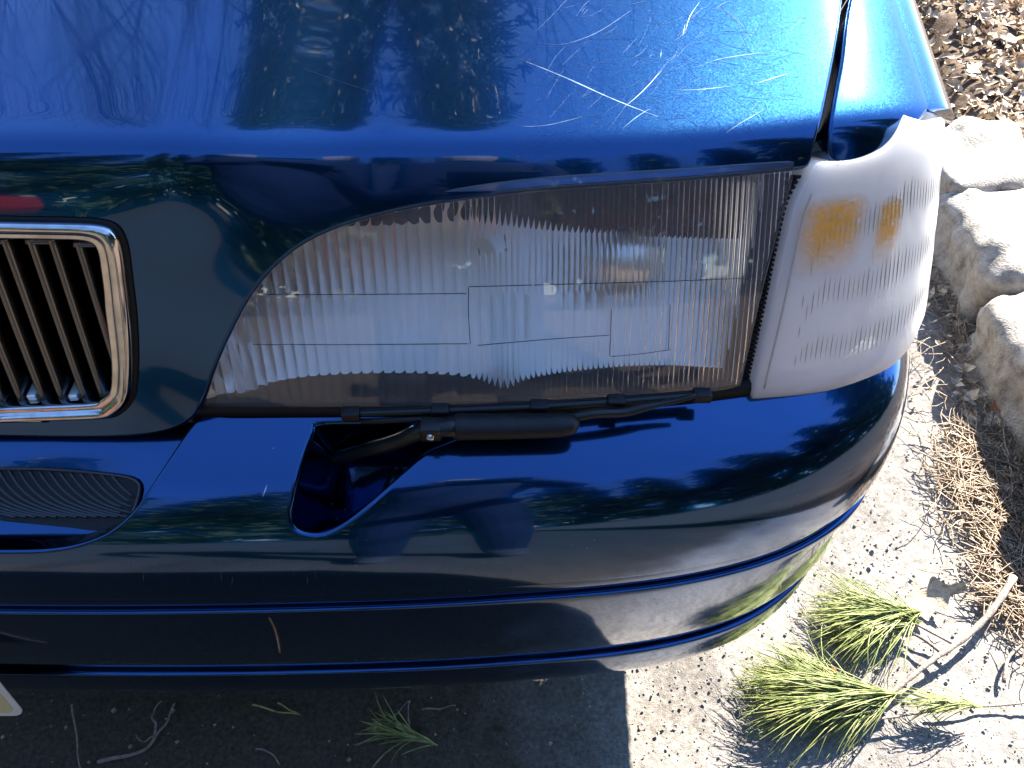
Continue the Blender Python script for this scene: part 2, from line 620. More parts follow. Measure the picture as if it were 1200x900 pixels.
def lamp_y(x):
    i = _lp[:, 0] < 0.33
    return np.interp(x, _lp[i, 0], _lp[i, 1])


# hood / fender upper body: x, t along a profile from nose bottom to the windscreen
def hood_ctrl(x):
    x = np.asarray(x, float)
    ax = XC + np.abs(x - XC)
    wn_ = 1 - smooth(ax, -0.235, -0.09)         # raised nose
    wn2 = 1 - smooth(ax, -0.285, -0.205)
    wf = 1 - smooth(ax, -0.30, -0.12)
    ly = lamp_y(np.minimum(ax, 0.30))
    zb = 0.762 + 0.014 * wn_ - 0.008 * smooth(ax, 0.23, 0.40)
    yb = (0.060 + (ly + 0.02)) * (1 - wn_) + 0.043 * wn_
    def front(z):
        lamp = ly + 0.325 * (z - ZL) + 0.45 * (z - ZL) ** 2 - 0.007
        nose = -0.030 + 0.285 * (z - 0.575) + 0.22 * (z - 0.575) ** 2
        return lamp * (1 - wf) + nose * wf
    m = 0.25 + 0.02 * wn_
    top = lambda d: zb - 0.008 * wn_ * (1 - math.exp(-d / 0.10)) + m * d - 0.105 * d * d
    C = []
    for z in (0.545, 0.60, 0.66, 0.71):
        C.append((front(z), z + 0 * x))
    C.append((yb - 0.011 - 0.004 * wn_, zb - 0.012))
    C.append((yb - 0.001, zb + 0.001))
    for d in (0.022, 0.10, 0.26, 0.52, 0.84, 1.1):
        C.append((yb + d, top(d)))
    return C


NH = 12


def S_hood(x, t):
    x, t = np.broadcast_arrays(np.asarray(x, float), np.asarray(t, float))
    N = bspline_basis(t, NH)
    C = hood_ctrl(x)
    y = sum(n * c[0] for n, c in zip(N, C))
    z = sum(n * c[1] for n, c in zip(N, C))
    return np.stack([x, y, z], -1)


# fender: w across and down the side, t along the same profile
_FW = [(0.19, 0.0), (0.24, 0.0), (0.285, 0.002), (0.322, 0.010), (0.336, 0.034), (0.342, 0.075), (0.348, 0.14), (0.36, 0.25), (0.366, 0.36)]
_fx = np.array([p[0] for p in _FW]); _fd = np.array([p[1] for p in _FW])


def S_fender(w, t):
    w, t = np.broadcast_arrays(np.asarray(w, float), np.asarray(t, float))
    N = bspline_basis(w, len(_FW))
    x = sum(n * a for n, a in zip(N, _fx))
    d = sum(n * a for n, a in zip(N, _fd))
    P = S_hood(np.minimum(x, 0.30), t)
    bulge = 0.05 * smooth(P[..., 1], 0.2, 1.0)
    return np.stack([x + bulge, P[..., 1], P[..., 2] - d], -1)


# bumper: u along, t down the profile
B_U = [-0.60, -0.40, -0.239, -0.10, 0.0, 0.10, 0.175, 0.235, 0.285, 0.315, 0.335, 0.345, 0.352]
_Tp = [(-0.60, -0.018), (-0.40, -0.021), (-0.239, -0.021), (-0.10, -0.020), (0.0, -0.018), (0.10, -0.012), (0.175, -0.002), (0.235, 0.010),
       (0.285, 0.030), (0.317, 0.055), (0.336, 0.090), (0.346, 0.14), (0.352, 0.25), (0.358, 0.42)]
_Mp = [(-0.60, -0.118), (-0.40, -0.121), (-0.239, -0.120), (-0.10, -0.116), (0.0, -0.110), (0.10, -0.101), (0.185, -0.086), (0.255, -0.062),
       (0.312, -0.026), (0.345, 0.016), (0.362, 0.065), (0.370, 0.13), (0.376, 0.25), (0.380, 0.42)]
_uu = np.linspace(0, 1, len(_Tp))
BT, BM = Spline(_Tp, _uu), Spline(_Mp, _uu)
B_PROF = [(-0.10, 0.575), (0.02, 0.571), (0.30, 0.562), (0.62, 0.549), (0.88, 0.520), (0.985, 0.488), (1.0, 0.462), (1.0, 0.448)]


def S_bump(u, t, prof=B_PROF, dz=0.0):
    u, t = np.broadcast_arrays(np.asarray(u, float), np.asarray(t, float))
    T, Mv = BT(u), BM(u)
    N = bspline_basis(t, len(prof))
    h = sum(n * p[0] for n, p in zip(N, prof))
    z = sum(n * p[1] for n, p in zip(N, prof))
    xy = T + (Mv - T) * h[..., None]
    return np.stack([xy[..., 0], xy[..., 1], z + dz], -1)


def S_offs(u, prof_t, prof):                    # lower bumper: offset from the moulding line along its outward normal
    u, t = np.broadcast_arrays(np.asarray(u, float), np.asarray(prof_t, float))
    Mv = BM(u)
    h = 1e-3
    d = BM(np.clip(u + h, 0, 1)) - BM(np.clip(u - h, 0, 1))
    d /= np.linalg.norm(d, axis=-1, keepdims=True)
    n = np.stack([d[..., 1], -d[..., 0]], -1)
    N = bspline_basis(t, len(prof))
    o = sum(q * p[0] for q, p in zip(N, prof))
    z = sum(q * p[1] for q, p in zip(N, prof))
    rise = smooth(u, 0.52, 0.80) * 0.07 * smooth(0.43 - z, 0.10, 0.22)
    xy = Mv + n * o[..., None]
    return np.stack([xy[..., 0], xy[..., 1], z + rise], -1)


# ------------------------------------------------------------------ the car
car = empty('parked_car', (XC, 0.6, 0.0), 'dark blue metallic car parked nose-out beside the granite curb', 'car')


def mirror_outline(right):
    l = right.copy()
    l[:, 0] = 2 * XC - l[:, 0]
    return np.concatenate([right, l[::-1]])


# hood ------------------------------------------------
sv = Solver(S_hood, (XC, 0.30), (0.0, 0.85), flip=1)
edge = catmull([(984, -6), (976, 51), (965, 107), (956, 150), (949, 178), (945, 191), (925, 194), (880, 199), (800, 206), (700, 213),
                (620, 219), (540, 229), (480, 239), (430, 251), (390, 264), (350, 284), (316, 312), (290, 344), (270, 380),
                (255, 412), (244, 440), (236, 464), (224, 486), (202, 500), (170, 507), (120, 510), (60, 510), (2, 509)], 5)
he = sv(edge)
t_bot = he[-1, 1]
a0 = he[0]
back = [(0.335, 1.0), (0.335, 0.93), (0.32, 0.85), (0.298, 0.76), (0.272, 0.68)]
back = [p for p in back if p[1] > a0[1] + 0.02]
right = np.concatenate([[(XC + 0.3, 1.0)], np.array(back), he, [(x, t_bot) for x in (-0.46, -0.50, XC + 0.001)]])
right = right[np.r_[True, np.linalg.norm(np.diff(right, axis=0), axis=1) > 1e-4]]
outl = mirror_outline(right)
# grille opening in the nose
FO = [(XC, None, 257, 279), (0, None, 257, 279)]
fr_out = [(0, 257), (60, 258), (100, 259), (126, 263), (140, 275), (147, 298), (151, 330), (155, 365), (158, 411), (157, 450), (151, 471), (137, 483), (97, 488), (0, 491)]
fr_in = [(0, 279), (60, 280), (94, 281), (109, 285), (116, 296), (119, 316), (122, 340), (124, 365), (130, 411), (131, 445), (127, 460), (117, 468), (90, 472), (0, 476)]
fo, fi = sv(fr_out), sv(fr_in)
XX = np.array([XC, -0.49, -0.44, -0.395, -0.36])
fo = np.concatenate([[(x, fo[0, 1]) for x in XX], fo, [(x, fo[-1, 1]) for x in XX[::-1]]])
fi = np.concatenate([[(x, fi[0, 1]) for x in XX], fi, [(x, fi[-1, 1]) for x in XX[::-1]]])


def dens(p, step):
    return catmull(p * np.array([1, 0.6]), step) / np.array([1, 0.6])


nF = 160
so, si = Spline(fo * [1, 0.6], np.linspace(0, 1, len(fo))), Spline(fi * [1, 0.6], np.linspace(0, 1, len(fi)))
ks = np.linspace(0, 1, nF)
Fo, Fi = so(ks) / [1, 0.6], si(ks) / [1, 0.6]
mid = 0.45 * Fo + 0.55 * Fi
hole = np.concatenate([mid, np.stack([2 * XC - mid[::-1, 0], mid[::-1, 1]], 1)[1:-1]])
ga = np.concatenate([np.arange(-1.42, XC - 0.02, 0.03), np.arange(XC, 0.335, 0.0055)])
gb = np.concatenate([np.linspace(0.0, 0.56, 90), np.linspace(0.575, 1.0, 26)])
mb, nn = panel(S_hood, outl, [hole], ga, gb, (1, 0.55), 1, 0.0035, 0.022, 0.002, 0.006)
hood = mb.build('hood', M_BLUE, car, normals=nn)

# fender ----------------------------------------------
svf = Solver(S_fender, (0, 1), (0.05, 0.85))
fe = svf(catmull([(1001, -6), (995, 29), (990, 72), (982, 115), (977, 150), (975, 176), (980, 187), (990, 192), (1012, 189), (1036, 178), (1056, 161), (1071, 144), (1086, 126)], 4))
w1, t1 = fe[-1]
_gw, _gt = np.meshgrid(np.linspace(0.3, 1, 300), np.linspace(0.2, 0.9, 300), indexing='ij')
_gp = S_fender(_gw, _gt)


def on_side(y, z):
    d_ = (_gp[..., 1] - y) ** 2 + (_gp[..., 2] - z) ** 2
    i_ = np.unravel_index(np.argmin(d_), d_.shape)
    return (_gw[i_], _gt[i_])


side = [on_side(*q) for q in ((0.13, 0.737), (0.16, 0.724), (0.20, 0.712), (0.235, 0.700), (0.256, 0.682), (0.266, 0.665), (0.270, 0.65), (0.262, 0.615), (0.25, 0.585), (0.245, 0.55))]
side += [(0.97, side[-1][1]), (0.97, 0.72), (0.90, 0.745), (0.84, 0.80), (0.82, 0.86), (0.84, 0.92), (0.90, 0.96), (0.97, 0.985), (0.97, 1.0),
         (0.40, 1.0), (0.34, 0.93), (0.30, 0.85), (0.24, 0.76), (0.20, 0.70)]
side = [p for p in side]
fo_l = np.concatenate([fe, np.array(side)])
ga = np.linspace(0, 1, 90)
mb, nn = panel(S_fender, fo_l, [], ga, gb, (0.45, 0.55), 1, 0.003, 0.022)
fender = mb.build('front_fender', M_BLUE, car, normals=nn)
fo_m = bpy.data.objects.new('front_fender', fender.data)           # the other side
link(fo_m, car); fo_m.scale = (-1, 1, 1)

# grille ----------------------------------------------
grille = bpy.data.objects.new('grille', None); link(grille, car)
secs = [(0.0, -0.004, 0), (0.0, 0.002, 0), (0.06, 0.0058, 0), (0.22, 0.0085, 0), (0.45, 0.0078, 0), (0.62, 0.0045, 0), (0.70, 0.0035, 0),
        (0.82, 0.0042, 0), (0.95, 0.003, 0), (1.0, 0.0, 0), (1.0, -0.03, 0)]
loop_o = np.concatenate([Fo, np.stack([2 * XC - Fo[::-1, 0], Fo[::-1, 1]], 1)[1:-1]])
loop_i = np.concatenate([Fi, np.stack([2 * XC - Fi[::-1, 0], Fi[::-1, 1]], 1)[1:-1]])
mb = MB()
n = len(loop_o)
vs = []
for fr, off, _ in secs:
    p = loop_o * (1 - fr) + loop_i * fr
    vs.append(S_hood(p[:, 0], p[:, 1]) + snorm(S_hood, p[:, 0], p[:, 1]) * off)
vs = np.concatenate(vs)
fs = [(j * n + i, j * n + (i + 1) % n, (j + 1) * n + (i + 1) % n, (j + 1) * n + i) for j in range(len(secs) - 1) for i in range(n)]
mb.add(vs, fs).build('grille_frame', M_CHROME, grille)
# thin black seal round the frame
mb = MB()
lo2 = loop_o + (loop_o - loop_i) * 0.16
P0 = S_hood(loop_o[:, 0], loop_o[:, 1]) + snorm(S_hood, loop_o[:, 0], loop_o[:, 1]) * 0.002
P1 = S_hood(lo2[:, 0], lo2[:, 1]) + snorm(S_hood, lo2[:, 0], lo2[:, 1]) * 0.0018
P2 = S_hood(lo2[:, 0], lo2[:, 1]) - snorm(S_hood, lo2[:, 0], lo2[:, 1]) * 0.001
mb.add(np.concatenate([P0, P1, P2]), [(j * n + i, j * n + (i + 1) % n, (j + 1) * n + (i + 1) % n, (j + 1) * n + i) for j in range(2) for i in range(n)])
mb.build('grille_seal', M_RUBBER, grille)
# vanes: hollow inverted U of chrome edges
tcol = np.linspace(0, 0.7, 700)


def nose_pt(x, z, off):
    P = S_hood(np.full(700, x), tcol)
    i = np.interp(z, P[:, 2], np.arange(700))
    y = np.interp(i, np.arange(700), P[:, 1])
    return np.array([x, y + off, z])


# top and bottom of the opening (z)
P_in = S_hood(Fi[:, 0], Fi[:, 1])
z_top, z_bot = P_in[:, 2].max() - 0.0015, P_in[:, 2].min() - 0.001
xr = P_in[:, 0].max()


def vane(x0, x1, ztop):
    m = MB()
    rw = 0.0058
    zs = np.linspace(z_bot, ztop, 22)
    for xa in (x0, x1 - rw):
        V = []
        for z in zs:
            for (dx, dy) in ((0, 0.028), (0, 0.0065), (rw * 0.3, 0.0048), (rw * 0.7, 0.0048), (rw, 0.0065), (rw, 0.028)):
                p = nose_pt(xa + dx, z, dy); p[0] = xa + dx
                V.append(p)
        F = [(i * 6 + k, i * 6 + k + 1, (i + 1) * 6 + k + 1, (i + 1) * 6 + k) for i in range(21) for k in range(5)]
        m.add(V, F)
    V = []
    for (dz, dy) in ((0.004, 0.028), (0.004, 0.0065), (0.0028, 0.0048), (0.0012, 0.0048), (0, 0.0065), (0, 0.028)):
        for xx in (x0, x1):
            V.append(nose_pt(xx, ztop - 0.004 + dz, dy))
    m.add(V, [(2 * k, 2 * k + 1, 2 * k + 3, 2 * k + 2) for k in range(5)])
    # inner back of the vane and its foot
    return m


for k in range(17):
    xc_ = -0.2905 - 0.0322 * k
    x0, x1 = xc_ - 0.0102, xc_ + 0.0102
    vane(x0, x1, z_top - 0.0035 - (0.0 if k else 0.002)).build('grille_vane', M_VANE, grille)
    if k < 10:
        MB().box((xc_ + 0.0161, nose_pt(xc_, z_bot + 0.003, 0.016)[1], z_bot + 0.002), (0.0075, 0.020, 0.006)).build('grille_tab', M_WHITEMET, grille, bevel=0.0015)
mb = MB()
mb.box((XC, 0.078, 0.66), (0.60, 0.03, 0.22)).build('grille_backing', M_DARK, grille)

# bumper ----------------------------------------------
bumper = bpy.data.objects.new('bumper', None); link(bumper, car)
svb = Solver(S_bump, (0, 1), (0.0, 1.0), flip=-1, n=140)
if np.sum(snorm(S_bump, np.array(0.5), np.array(0.4)) * np.array([0, 0, 1])) > 0:
    BFLIP = 1
else:
    BFLIP = -1
svb = Solver(S_bump, (0, 1), (0.0, 1.0), flip=BFLIP, n=140)
nose_cut = svb(catmull([(0, 650), (50, 649), (90, 643), (125, 630), (148, 613), (165, 594), (184, 565), (206, 531), (225, 503), (238, 488)], 4))
pocket = svb(catmull([(372, 492), (362, 505), (352, 530), (343, 562), (337, 590), (335, 606), (340, 621), (353, 630), (374, 632), (395, 625),
                      (420, 608), (455, 577), (485, 549), (503, 532), (530, 520), (556, 508), (556, 494), (500, 491), (440, 490)], 4, closed=True))
u_left = nose_cut[0, 0]
bo = [(0.0, 0.985), (0.0, nose_cut[0, 1])]
if u_left > 0.02:
    bo += [(u_left * 0.5, nose_cut[0, 1])]
up_edge = [(u, 0.08) for u in np.linspace(nose_cut[-1, 0] + 0.012, 1.0, 80)]
low_edge = [(u, 0.985) for u in np.linspace(1.0, 0.0, 140)[:-1]]
bo = np.concatenate([np.array(bo), nose_cut, np.array(up_edge), np.array(low_edge)])
ga = np.linspace(0, 1, 240)
gb2 = np.linspace(0, 1, 70)
mb, nn = panel(S_bump, bo, [pocket], ga, gb2, (1.0, 0.17), BFLIP, 0.003, 0.012, 0.0045, 0.002)
mb.build('bumper_cover', M_BLUE, bumper, normals=nn)


def strip(S, u0, u1, nu, nt, name, m, par):
    U, T = np.meshgrid(np.linspace(u0, u1, nu), np.linspace(0, 1, nt), indexing='ij')
    P = S(U, T).reshape(-1, 3)
    return MB().add(P, [(i * nt + j, i * nt + j + 1, (i + 1) * nt + j + 1, (i + 1) * nt + j) for i in range(nu - 1) for j in range(nt - 1)]).build(name, m, par)


PM = [(-0.010, 0.4475), (-0.0052, 0.4465), (-0.0045, 0.444), (-0.0042, 0.434), (-0.0045, 0.426), (-0.006, 0.4235), (-0.010, 0.422)]
strip(lambda u, t: S_offs(u, t, PM), 0, 1, 200, 14, 'bumper_groove', M_BLUE, bumper)
PL = [(-0.010, 0.4225), (-0.0012, 0.4224), (0.000, 0.4215), (0.0005, 0.416), (0.000, 0.365), (-0.004, 0.31), (-0.010, 0.272), (-0.016, 0.258), (-0.022, 0.254)]
strip(lambda u, t: S_offs(u, t, PL), 0, 1, 220, 40, 'lower_valance', M_BLUE, bumper)
PK = [(-0.020, 0.2560), (-0.0105, 0.2558), (-0.0085, 0.2548), (-0.0080, 0.250), (-0.007, 0.215), (-0.012, 0.192), (-0.025, 0.184), (-0.06, 0.183)]
strip(lambda u, t: S_offs(u, t, PK), 0, 1, 220, 24, 'lower_lip', M_BLUE, bumper)

# wiper pocket tub
cen = S_bump(pocket[:, 0], pocket[:, 1])
mb = MB()
lower = cen - np.array([0, 0, 1]) * 0.060
ctr = cen.mean(0)
rings = []
for k in range(9):
    a = k / 8
    q = cen * 1.0
    sh = 1 - 0.55 * a ** 1.15
    q = ctr + (cen - ctr) * sh
    q[:, 2] = cen[:, 2] - 0.003 - 0.058 * math.sin(a * math.pi / 2)
    q[:, 1] += 0.012 * a
    rings.append(q)
n = len(cen)
mb.add(np.concatenate(rings), [(j * n + i, j * n + (i + 1) % n, (j + 1) * n + (i + 1) % n, (j + 1) * n + i) for j in range(8) for i in range(n)])
mb.f.append(tuple(8 * n + i for i in range(n)))
mb.build('wiper_pocket', M_BLUE, bumper)

# air intake below the nose: sloping ledge with ribbed insert
intake = bumper


def ledge(px, py):                              # point on the sloping ledge: plane through two lines
    # rises from the lip (y=-0.088, z=0.500) back to under the nose (y=0.0, z=0.46)
    d = ray(px, py)
    p0 = np.array([0, -0.080, 0.500]); nrm = np.array([0, -0.30, 1.0])
    t = ((p0 - CAM) @ nrm) / (d @ nrm)
    return CAM + d * t


lx = np.linspace(XC - 0.30, -0.215, 60)
prof = [(-0.096, 0.470), (-0.090, 0.487), (-0.082, 0.493), (-0.066, 0.500), (-0.050, 0.509), (-0.03, 0.523), (0.0, 0.540), (0.04, 0.55)]
ps = Spline(prof)
pp = ps(np.linspace(0, 1, 30))
V = [(x, p[0], p[1]) for x in lx for p in pp]
MB().add(V, [(i * 30 + j, (i + 1) * 30 + j, (i + 1) * 30 + j + 1, i * 30 + j + 1) for i in range(59) for j in range(29)]).build('intake_ledge', M_BLUE, intake)


def on_ledge(px, py, lift=0.0):
    lo, hi = 0.3, 1.2
    d = ray(px, py)
    for _ in range(40):
        m_ = (lo + hi) / 2
        p = CAM + d * m_
        zz = np.interp(p[1], pp[:, 0], pp[:, 1])
        if p[2] > zz + lift: lo = m_
        else: hi = m_
    return CAM + d * lo


ins = catmull([(0, 549), (60, 550), (120, 555), (152, 560), (163, 568), (162, 582), (155, 598), (146, 612), (120, 622), (70, 617), (0, 610)], 5)
Pi = np.array([on_ledge(*q, 0.002) for q in ins])
mb = MB()
mb.add(Pi, [tuple(range(len(Pi)))]).build('intake_insert', M_BLACK, intake, smooth_=False)
MB().tube(np.array([on_ledge(*q, 0.003) for q in catmull([(0, 549), (60, 550), (120, 555), (152, 560), (163, 568), (162, 582), (155, 602)], 5)]), 0.0014, 6).build('intake_rim', M_RIBK, intake)
for k in range(9):                              # curved ribs
    x0 = 118 - 24 * k
    c = [(x0, 556 - 0.045 * (118 - x0)), (x0 + 14, 572), (x0 + 34, 588), (x0 + 60, 598), (x0 + 92, 606)]
    c = [q for q in catmull(c, 5) if q[0] < 154 - max(0, (q[1] - 585)) * 0.6]
    if len(c) < 3:
        continue
    for dx in (0, 12):
        w = np.array([on_ledge(q[0] + dx, q[1], 0.0035) for q in c if q[0] + dx < 156])
        if len(w) > 2:
            MB().tube(w, 0.0011, 5).build('intake_rib', M_RIBK, intake)

# headlight -------------------------------------------
headlight = bpy.data.objects.new('headlight', None); link(headlight, car)
svl = Solver(S_lamp, (0.15, 0.97), (0.55, 0.78), flip=1, n=160)
LFL = 1 if snorm(S_lamp, np.array(0.5), np.array(0.65))[1] < 0 else -1
svl = Solver(S_lamp, (0.15, 0.97), (0.55, 0.78), flip=LFL, n=160)
lens_px = [(230, 470), (238, 440), (250, 408), (266, 374), (286, 338), (312, 305), (347, 276), (388, 256), (430, 244), (480, 232), (540, 222),
           (620, 212), (700, 206), (800, 200), (880, 194), (929, 191), (927, 212), (913, 262), (891, 346), (868, 447),
           (866, 452), (830, 459), (700, 468), (600, 472), (450, 476), (300, 476), (240, 475)]
lo_ = svl(np.concatenate([catmull(lens_px[:16], 5), catmull(lens_px[15:20], 6)[1:], catmull(lens_px[20:], 6), ]))
lo_ = lo_[np.r_[True, np.linalg.norm(np.diff(lo_, axis=0), axis=1) > 1e-4]]
uA, uB = lo_[:, 0].min(), lo_[:, 0].max()
ULEN = float(np.sum(np.linalg.norm(np.diff(_lp, axis=0), axis=1)))
gz = np.arange(0.57, 0.76, 0.005)
mb, nn = panel(S_lamp, lo_, [], np.arange(uA, uB, 0.006 / ULEN), gz, (ULEN, 1), LFL, 0.0015, 0.004)
g_u, g_z1, g_z2 = None, None, None
lineA = svl([(560, 345), (560, 405), (600, 345), (550, 340), (625, 335), (715, 395), (548, 300), (575, 288)])
zA, zB = lineA[0, 1], lineA[1, 1]
uM = lineA[3, 0]; uN = lineA[4, 0]; uO = lineA[5, 0]
uE, zE = lineA[7]


def flute(u, z):
    x = (u - uA) * ULEN                          # metres along
    xm = (uM - uA) * ULEN
    left = x < xm
    wide, fine = 0.0082, 0.0040
    # upper band
    ph = np.where(left, x / wide, (x - xm) / fine)
    amp = np.where(left, 0.0014, 0.00085)
    # middle band is smooth at the left, wide prisms between
    midb = (z < zA) & (z > zB)
    amp = np.where(midb & left, 0.0006, amp)
    m2 = midb & ~left & (u < uO)
    ph = np.where(m2, (x - xm) / 0.0085, ph)
    amp = np.where(m2 & (u < uN), 0.0018, np.where(m2, 0.0010, amp))
    low = z <= zB
    amp = np.where(low & left, 0.0012, amp)
    a = np.abs(np.sin(np.pi * ph))
    e = ((u - uE) * ULEN / 0.0125) ** 2 + ((z - zE) / 0.0072) ** 2
    amp = amp * np.where(e < 1, 0.0, 1.0)
    ridge = np.where((e > 0.78) & (e < 1.0), 0.0006, 0.0)
    step = np.where(midb, 0.0004, 0.0)
    return amp * a + ridge + step


def S_flute(u, z):
    P = S_lamp(u, z)
    N = snorm(S_lamp, u, z) * LFL
    return P - N * (0.0030 + flute(u, z))[..., None]


mb2, nn2 = panel(S_flute, lo_, [], np.arange(uA, uB, 0.00075 / ULEN), np.arange(0.57, 0.762, 0.004), (ULEN, 0.35), -LFL, 0, 0)
b = len(mb.v)
mb.v += mb2.v
mb.f += [tuple(i + b for i in f) for f in mb2.f]
mb.build('headlight_lens', M_GLASS, headlight, normals=nn + nn2)

S_in = lambda u, z: S_lamp(u, z) - snorm(S_lamp, u, z) * LFL * 0.0026
for pts in ([(312, 346), (430, 346), (546, 345)], [(549, 337), (590, 336), (624, 335)], [(549, 338), (549, 370), (551, 404)], [(296, 405), (420, 405), (548, 404)],
            [(560, 406), (640, 399), (714, 394)], [(717, 364), (716, 392), (715, 418)], [(716, 419), (750, 416), (786, 411)], [(626, 335), (700, 333), (800, 330), (890, 326)], [(786, 358), (785, 385), (784, 411)]):
    k_ = svl(catmull(pts, 8))
    P = S_in(k_[:, 0], k_[:, 1])
    MB().tube(P, 0.00035, 5).build('lens_moulding', M_SATIN, headlight)

# reflector bowl
lens_c = np.array([svl([(560, 380)])[0]])[0]


def S_refl(u, z):
    P = S_lamp(u, z)
    ku = (u - uA) / (uB - uA)
    top = np.interp(u, lo_[:len(lo_), 0][:1], [0.7])
    # depth of two paraboloid bowls with a shelf along the top
    zt = np.interp(u, TOPU, TOPZ)
    kz = np.clip((z - 0.572) / (zt - 0.572), 0, 1)
    d1 = 1 - np.clip(((ku - 0.30) / 0.33) ** 2 + ((z - 0.628) / 0.062) ** 2, 0, 1)
    d2 = 1 - np.clip(((ku - 0.74) / 0.34) ** 2 + ((z - 0.645) / 0.080) ** 2, 0, 1)
    edge_ = np.minimum(np.minimum(ku / 0.05, (1 - ku) / 0.03), np.minimum(kz / 0.02, (1 - kz) / 0.06))
    dep = 0.006 + smooth(edge_, 0, 1) * (0.004 + 0.62 * (z - 0.572)) + 0.036 * np.maximum(np.sqrt(d1), np.sqrt(d2) * 0.9)
    return P + np.stack([0 * dep, dep, -0.10 * dep], -1)


_order = np.argsort(lo_[:, 0])
_top = [(u, z) for u, z in lo_ if z > np.interp(u, [uA, uB], [0.60, 0.63]) or u < uA + 0.02]
_top = sorted(_top)
TOPU = np.array([p[0] for p in _top]); TOPZ = np.maximum.accumulate(np.array([p[1] for p in _top]))
mb, nn = panel(S_refl, lo_, [], np.arange(uA, uB, 0.004 / ULEN), np.arange(0.57, 0.762, 0.004), (ULEN, 1), LFL, 0, 0)
mb.build('reflector', M_REFL, headlight)
# bulb shield and bulb holder in the outer bowl
_q = svl([(738, 342)])[0]
pc = S_lamp(_q[0], _q[1]) + np.array([0, 0.048, -0.012])
mb = MB()
ax = np.array([0, -1, -0.1]); ax = ax / np.linalg.norm(ax)
ax = np.array([0, -0.80, 0.42]); ax = ax / np.linalg.norm(ax)
pts = [pc - ax * 0.022 + ax * s for s in (0, 0.014, 0.022, 0.030, 0.038, 0.044, 0.047)]
mb.tube(pts, [0.010, 0.016, 0.025, 0.026, 0.022, 0.014, 0.003], 22).build('bulb_shield', M_WHITEMET, headlight)
pc2 = at_y(455, 375, 0.08)
pts = [pc2 - ax * 0.02 + ax * s for s in (0, 0.02, 0.03, 0.038, 0.042)]
MB().tube(pts, [0.012, 0.010, 0.008, 0.006, 0.002], 16).build('bulb', M_WHITEMET, headlight)
# rubber gasket with ribs between headlight and corner lamp
gk = svl([(927, 205), (945, 214), (868, 452), (884, 460)])
mb = MB()
V = []
for k in range(60):
    f = k / 59
    a = lo_[0] * 0
    pa = np.array(gk[0]) * (1 - f) + np.array(gk[2]) * f
    pb = np.array(gk[1]) * (1 - f) + np.array(gk[3]) * f
    for q, dp in ((pa - [0.012, 0], 0.012), (pa, 0.010), (pb + [0.006, 0], 0.010)):
        V.append(S_lamp(q[0], q[1]) - snorm(S_lamp, np.array(q[0]), np.array(q[1])) * LFL * dp)
mb.add(V, [(i * 3 + j, (i + 1) * 3 + j, (i + 1) * 3 + j + 1, i * 3 + j + 1) for i in range(59) for j in range(2)]).build('gasket_base', M_RUBBER, headlight)
mb = MB()
for k in range(44):
    f = (k + 0.5) / 44
    pa = np.array(gk[0]) * (1 - f) + np.array(gk[2]) * f
    pb = np.array(gk[1]) * (1 - f) + np.array(gk[3]) * f
    pb = pb + [0, 0.004]
    A = S_lamp(pa[0], pa[1]) - snorm(S_lamp, np.array(pa[0]), np.array(pa[1])) * LFL * 0.008
    B = S_lamp(pb[0], pb[1]) - snorm(S_lamp, np.array(pb[0]), np.array(pb[1])) * LFL * 0.008
    mb.tube([A, (A + B) / 2, B], 0.0013, 6)
tag(mb.build('gasket_ribs', M_RUBBER, headlight), kind='stuff')
# seal under the lens
mb = MB()
us = np.linspace(uA - 0.01, uB + 0.02, 80)
V = []
for u in us:
    for z, dp in ((0.5875, 0.008), (0.5860, 0.002), (0.581, 0.000), (0.574, 0.002), (0.568, 0.012), (0.55, 0.016)):
        z = z - 0.004
        V.append(S_lamp(np.array(u), np.array(z)) - snorm(S_lamp, np.array(u), np.array(z)) * LFL * dp)
mb.add(V, [(i * 6 + j, (i + 1) * 6 + j, (i + 1) * 6 + j + 1, i * 6 + j + 1) for i in range(79) for j in range(5)]).build('lower_seal', M_RUBBER, headlight)

# corner lamp -----------------------------------------
corner = bpy.data.objects.new('corner_lamp', None); link(corner, car)
corner_px = [(882, 463), (892, 420), (905, 362), (918, 300), (930, 247), (940, 224), (950, 206), (956, 194), (966, 192), (980, 192), (1006, 188),
             (1038, 175), (1060, 156), (1074, 138), (1084, 126)]
co1 = svl(catmull(corner_px, 5))
co2 = svl(catmull([(1076, 372), (1062, 402), (1040, 426), (1008, 441), (970, 453), (930, 459), (882, 463)], 5)[:-1])
_sd = _lp[:, 0] > 0.33
u_y = lambda y: float(np.interp(y, _lp[_sd, 1], _tt[_sd]))
ue = u_y(0.27)
co1 = co1[project(S_lamp(co1[:, 0], co1[:, 1]))[:, 0] < 1062]
_tip = [tuple(co1[-2]), tuple(co1[-1]), (co1[-1, 0] + 0.009, 0.7605), (co1[-1, 0] + 0.018, 0.7590), (co1[-1, 0] + 0.030, 0.7535), (u_y(0.105), 0.744), (u_y(0.13), 0.733), (u_y(0.16), 0.722), (u_y(0.20), 0.710), (u_y(0.235), 0.698),
        (u_y(0.258), 0.680), (u_y(0.268), 0.655), (u_y(0.262), 0.625), (u_y(0.235), 0.599), (u_y(0.19), 0.586), (u_y(0.14), 0.583), (u_y(0.10), 0.582)]
_tip = catmull(np.array(_tip) * [ULEN, 1], 0.006) / [ULEN, 1]
co = np.concatenate([co1[:-2], _tip, co2])
co = co[np.r_[True, np.linalg.norm(np.diff(co, axis=0) * [ULEN, 1], axis=1) > 5e-4]]
mb, nn = panel(S_lamp, co, [], np.arange(co[:, 0].min(), co[:, 0].max(), 0.004 / ULEN), np.arange(0.56, 0.78, 0.004), (ULEN, 1), LFL, 0.002, 0.030, offset=0.004)
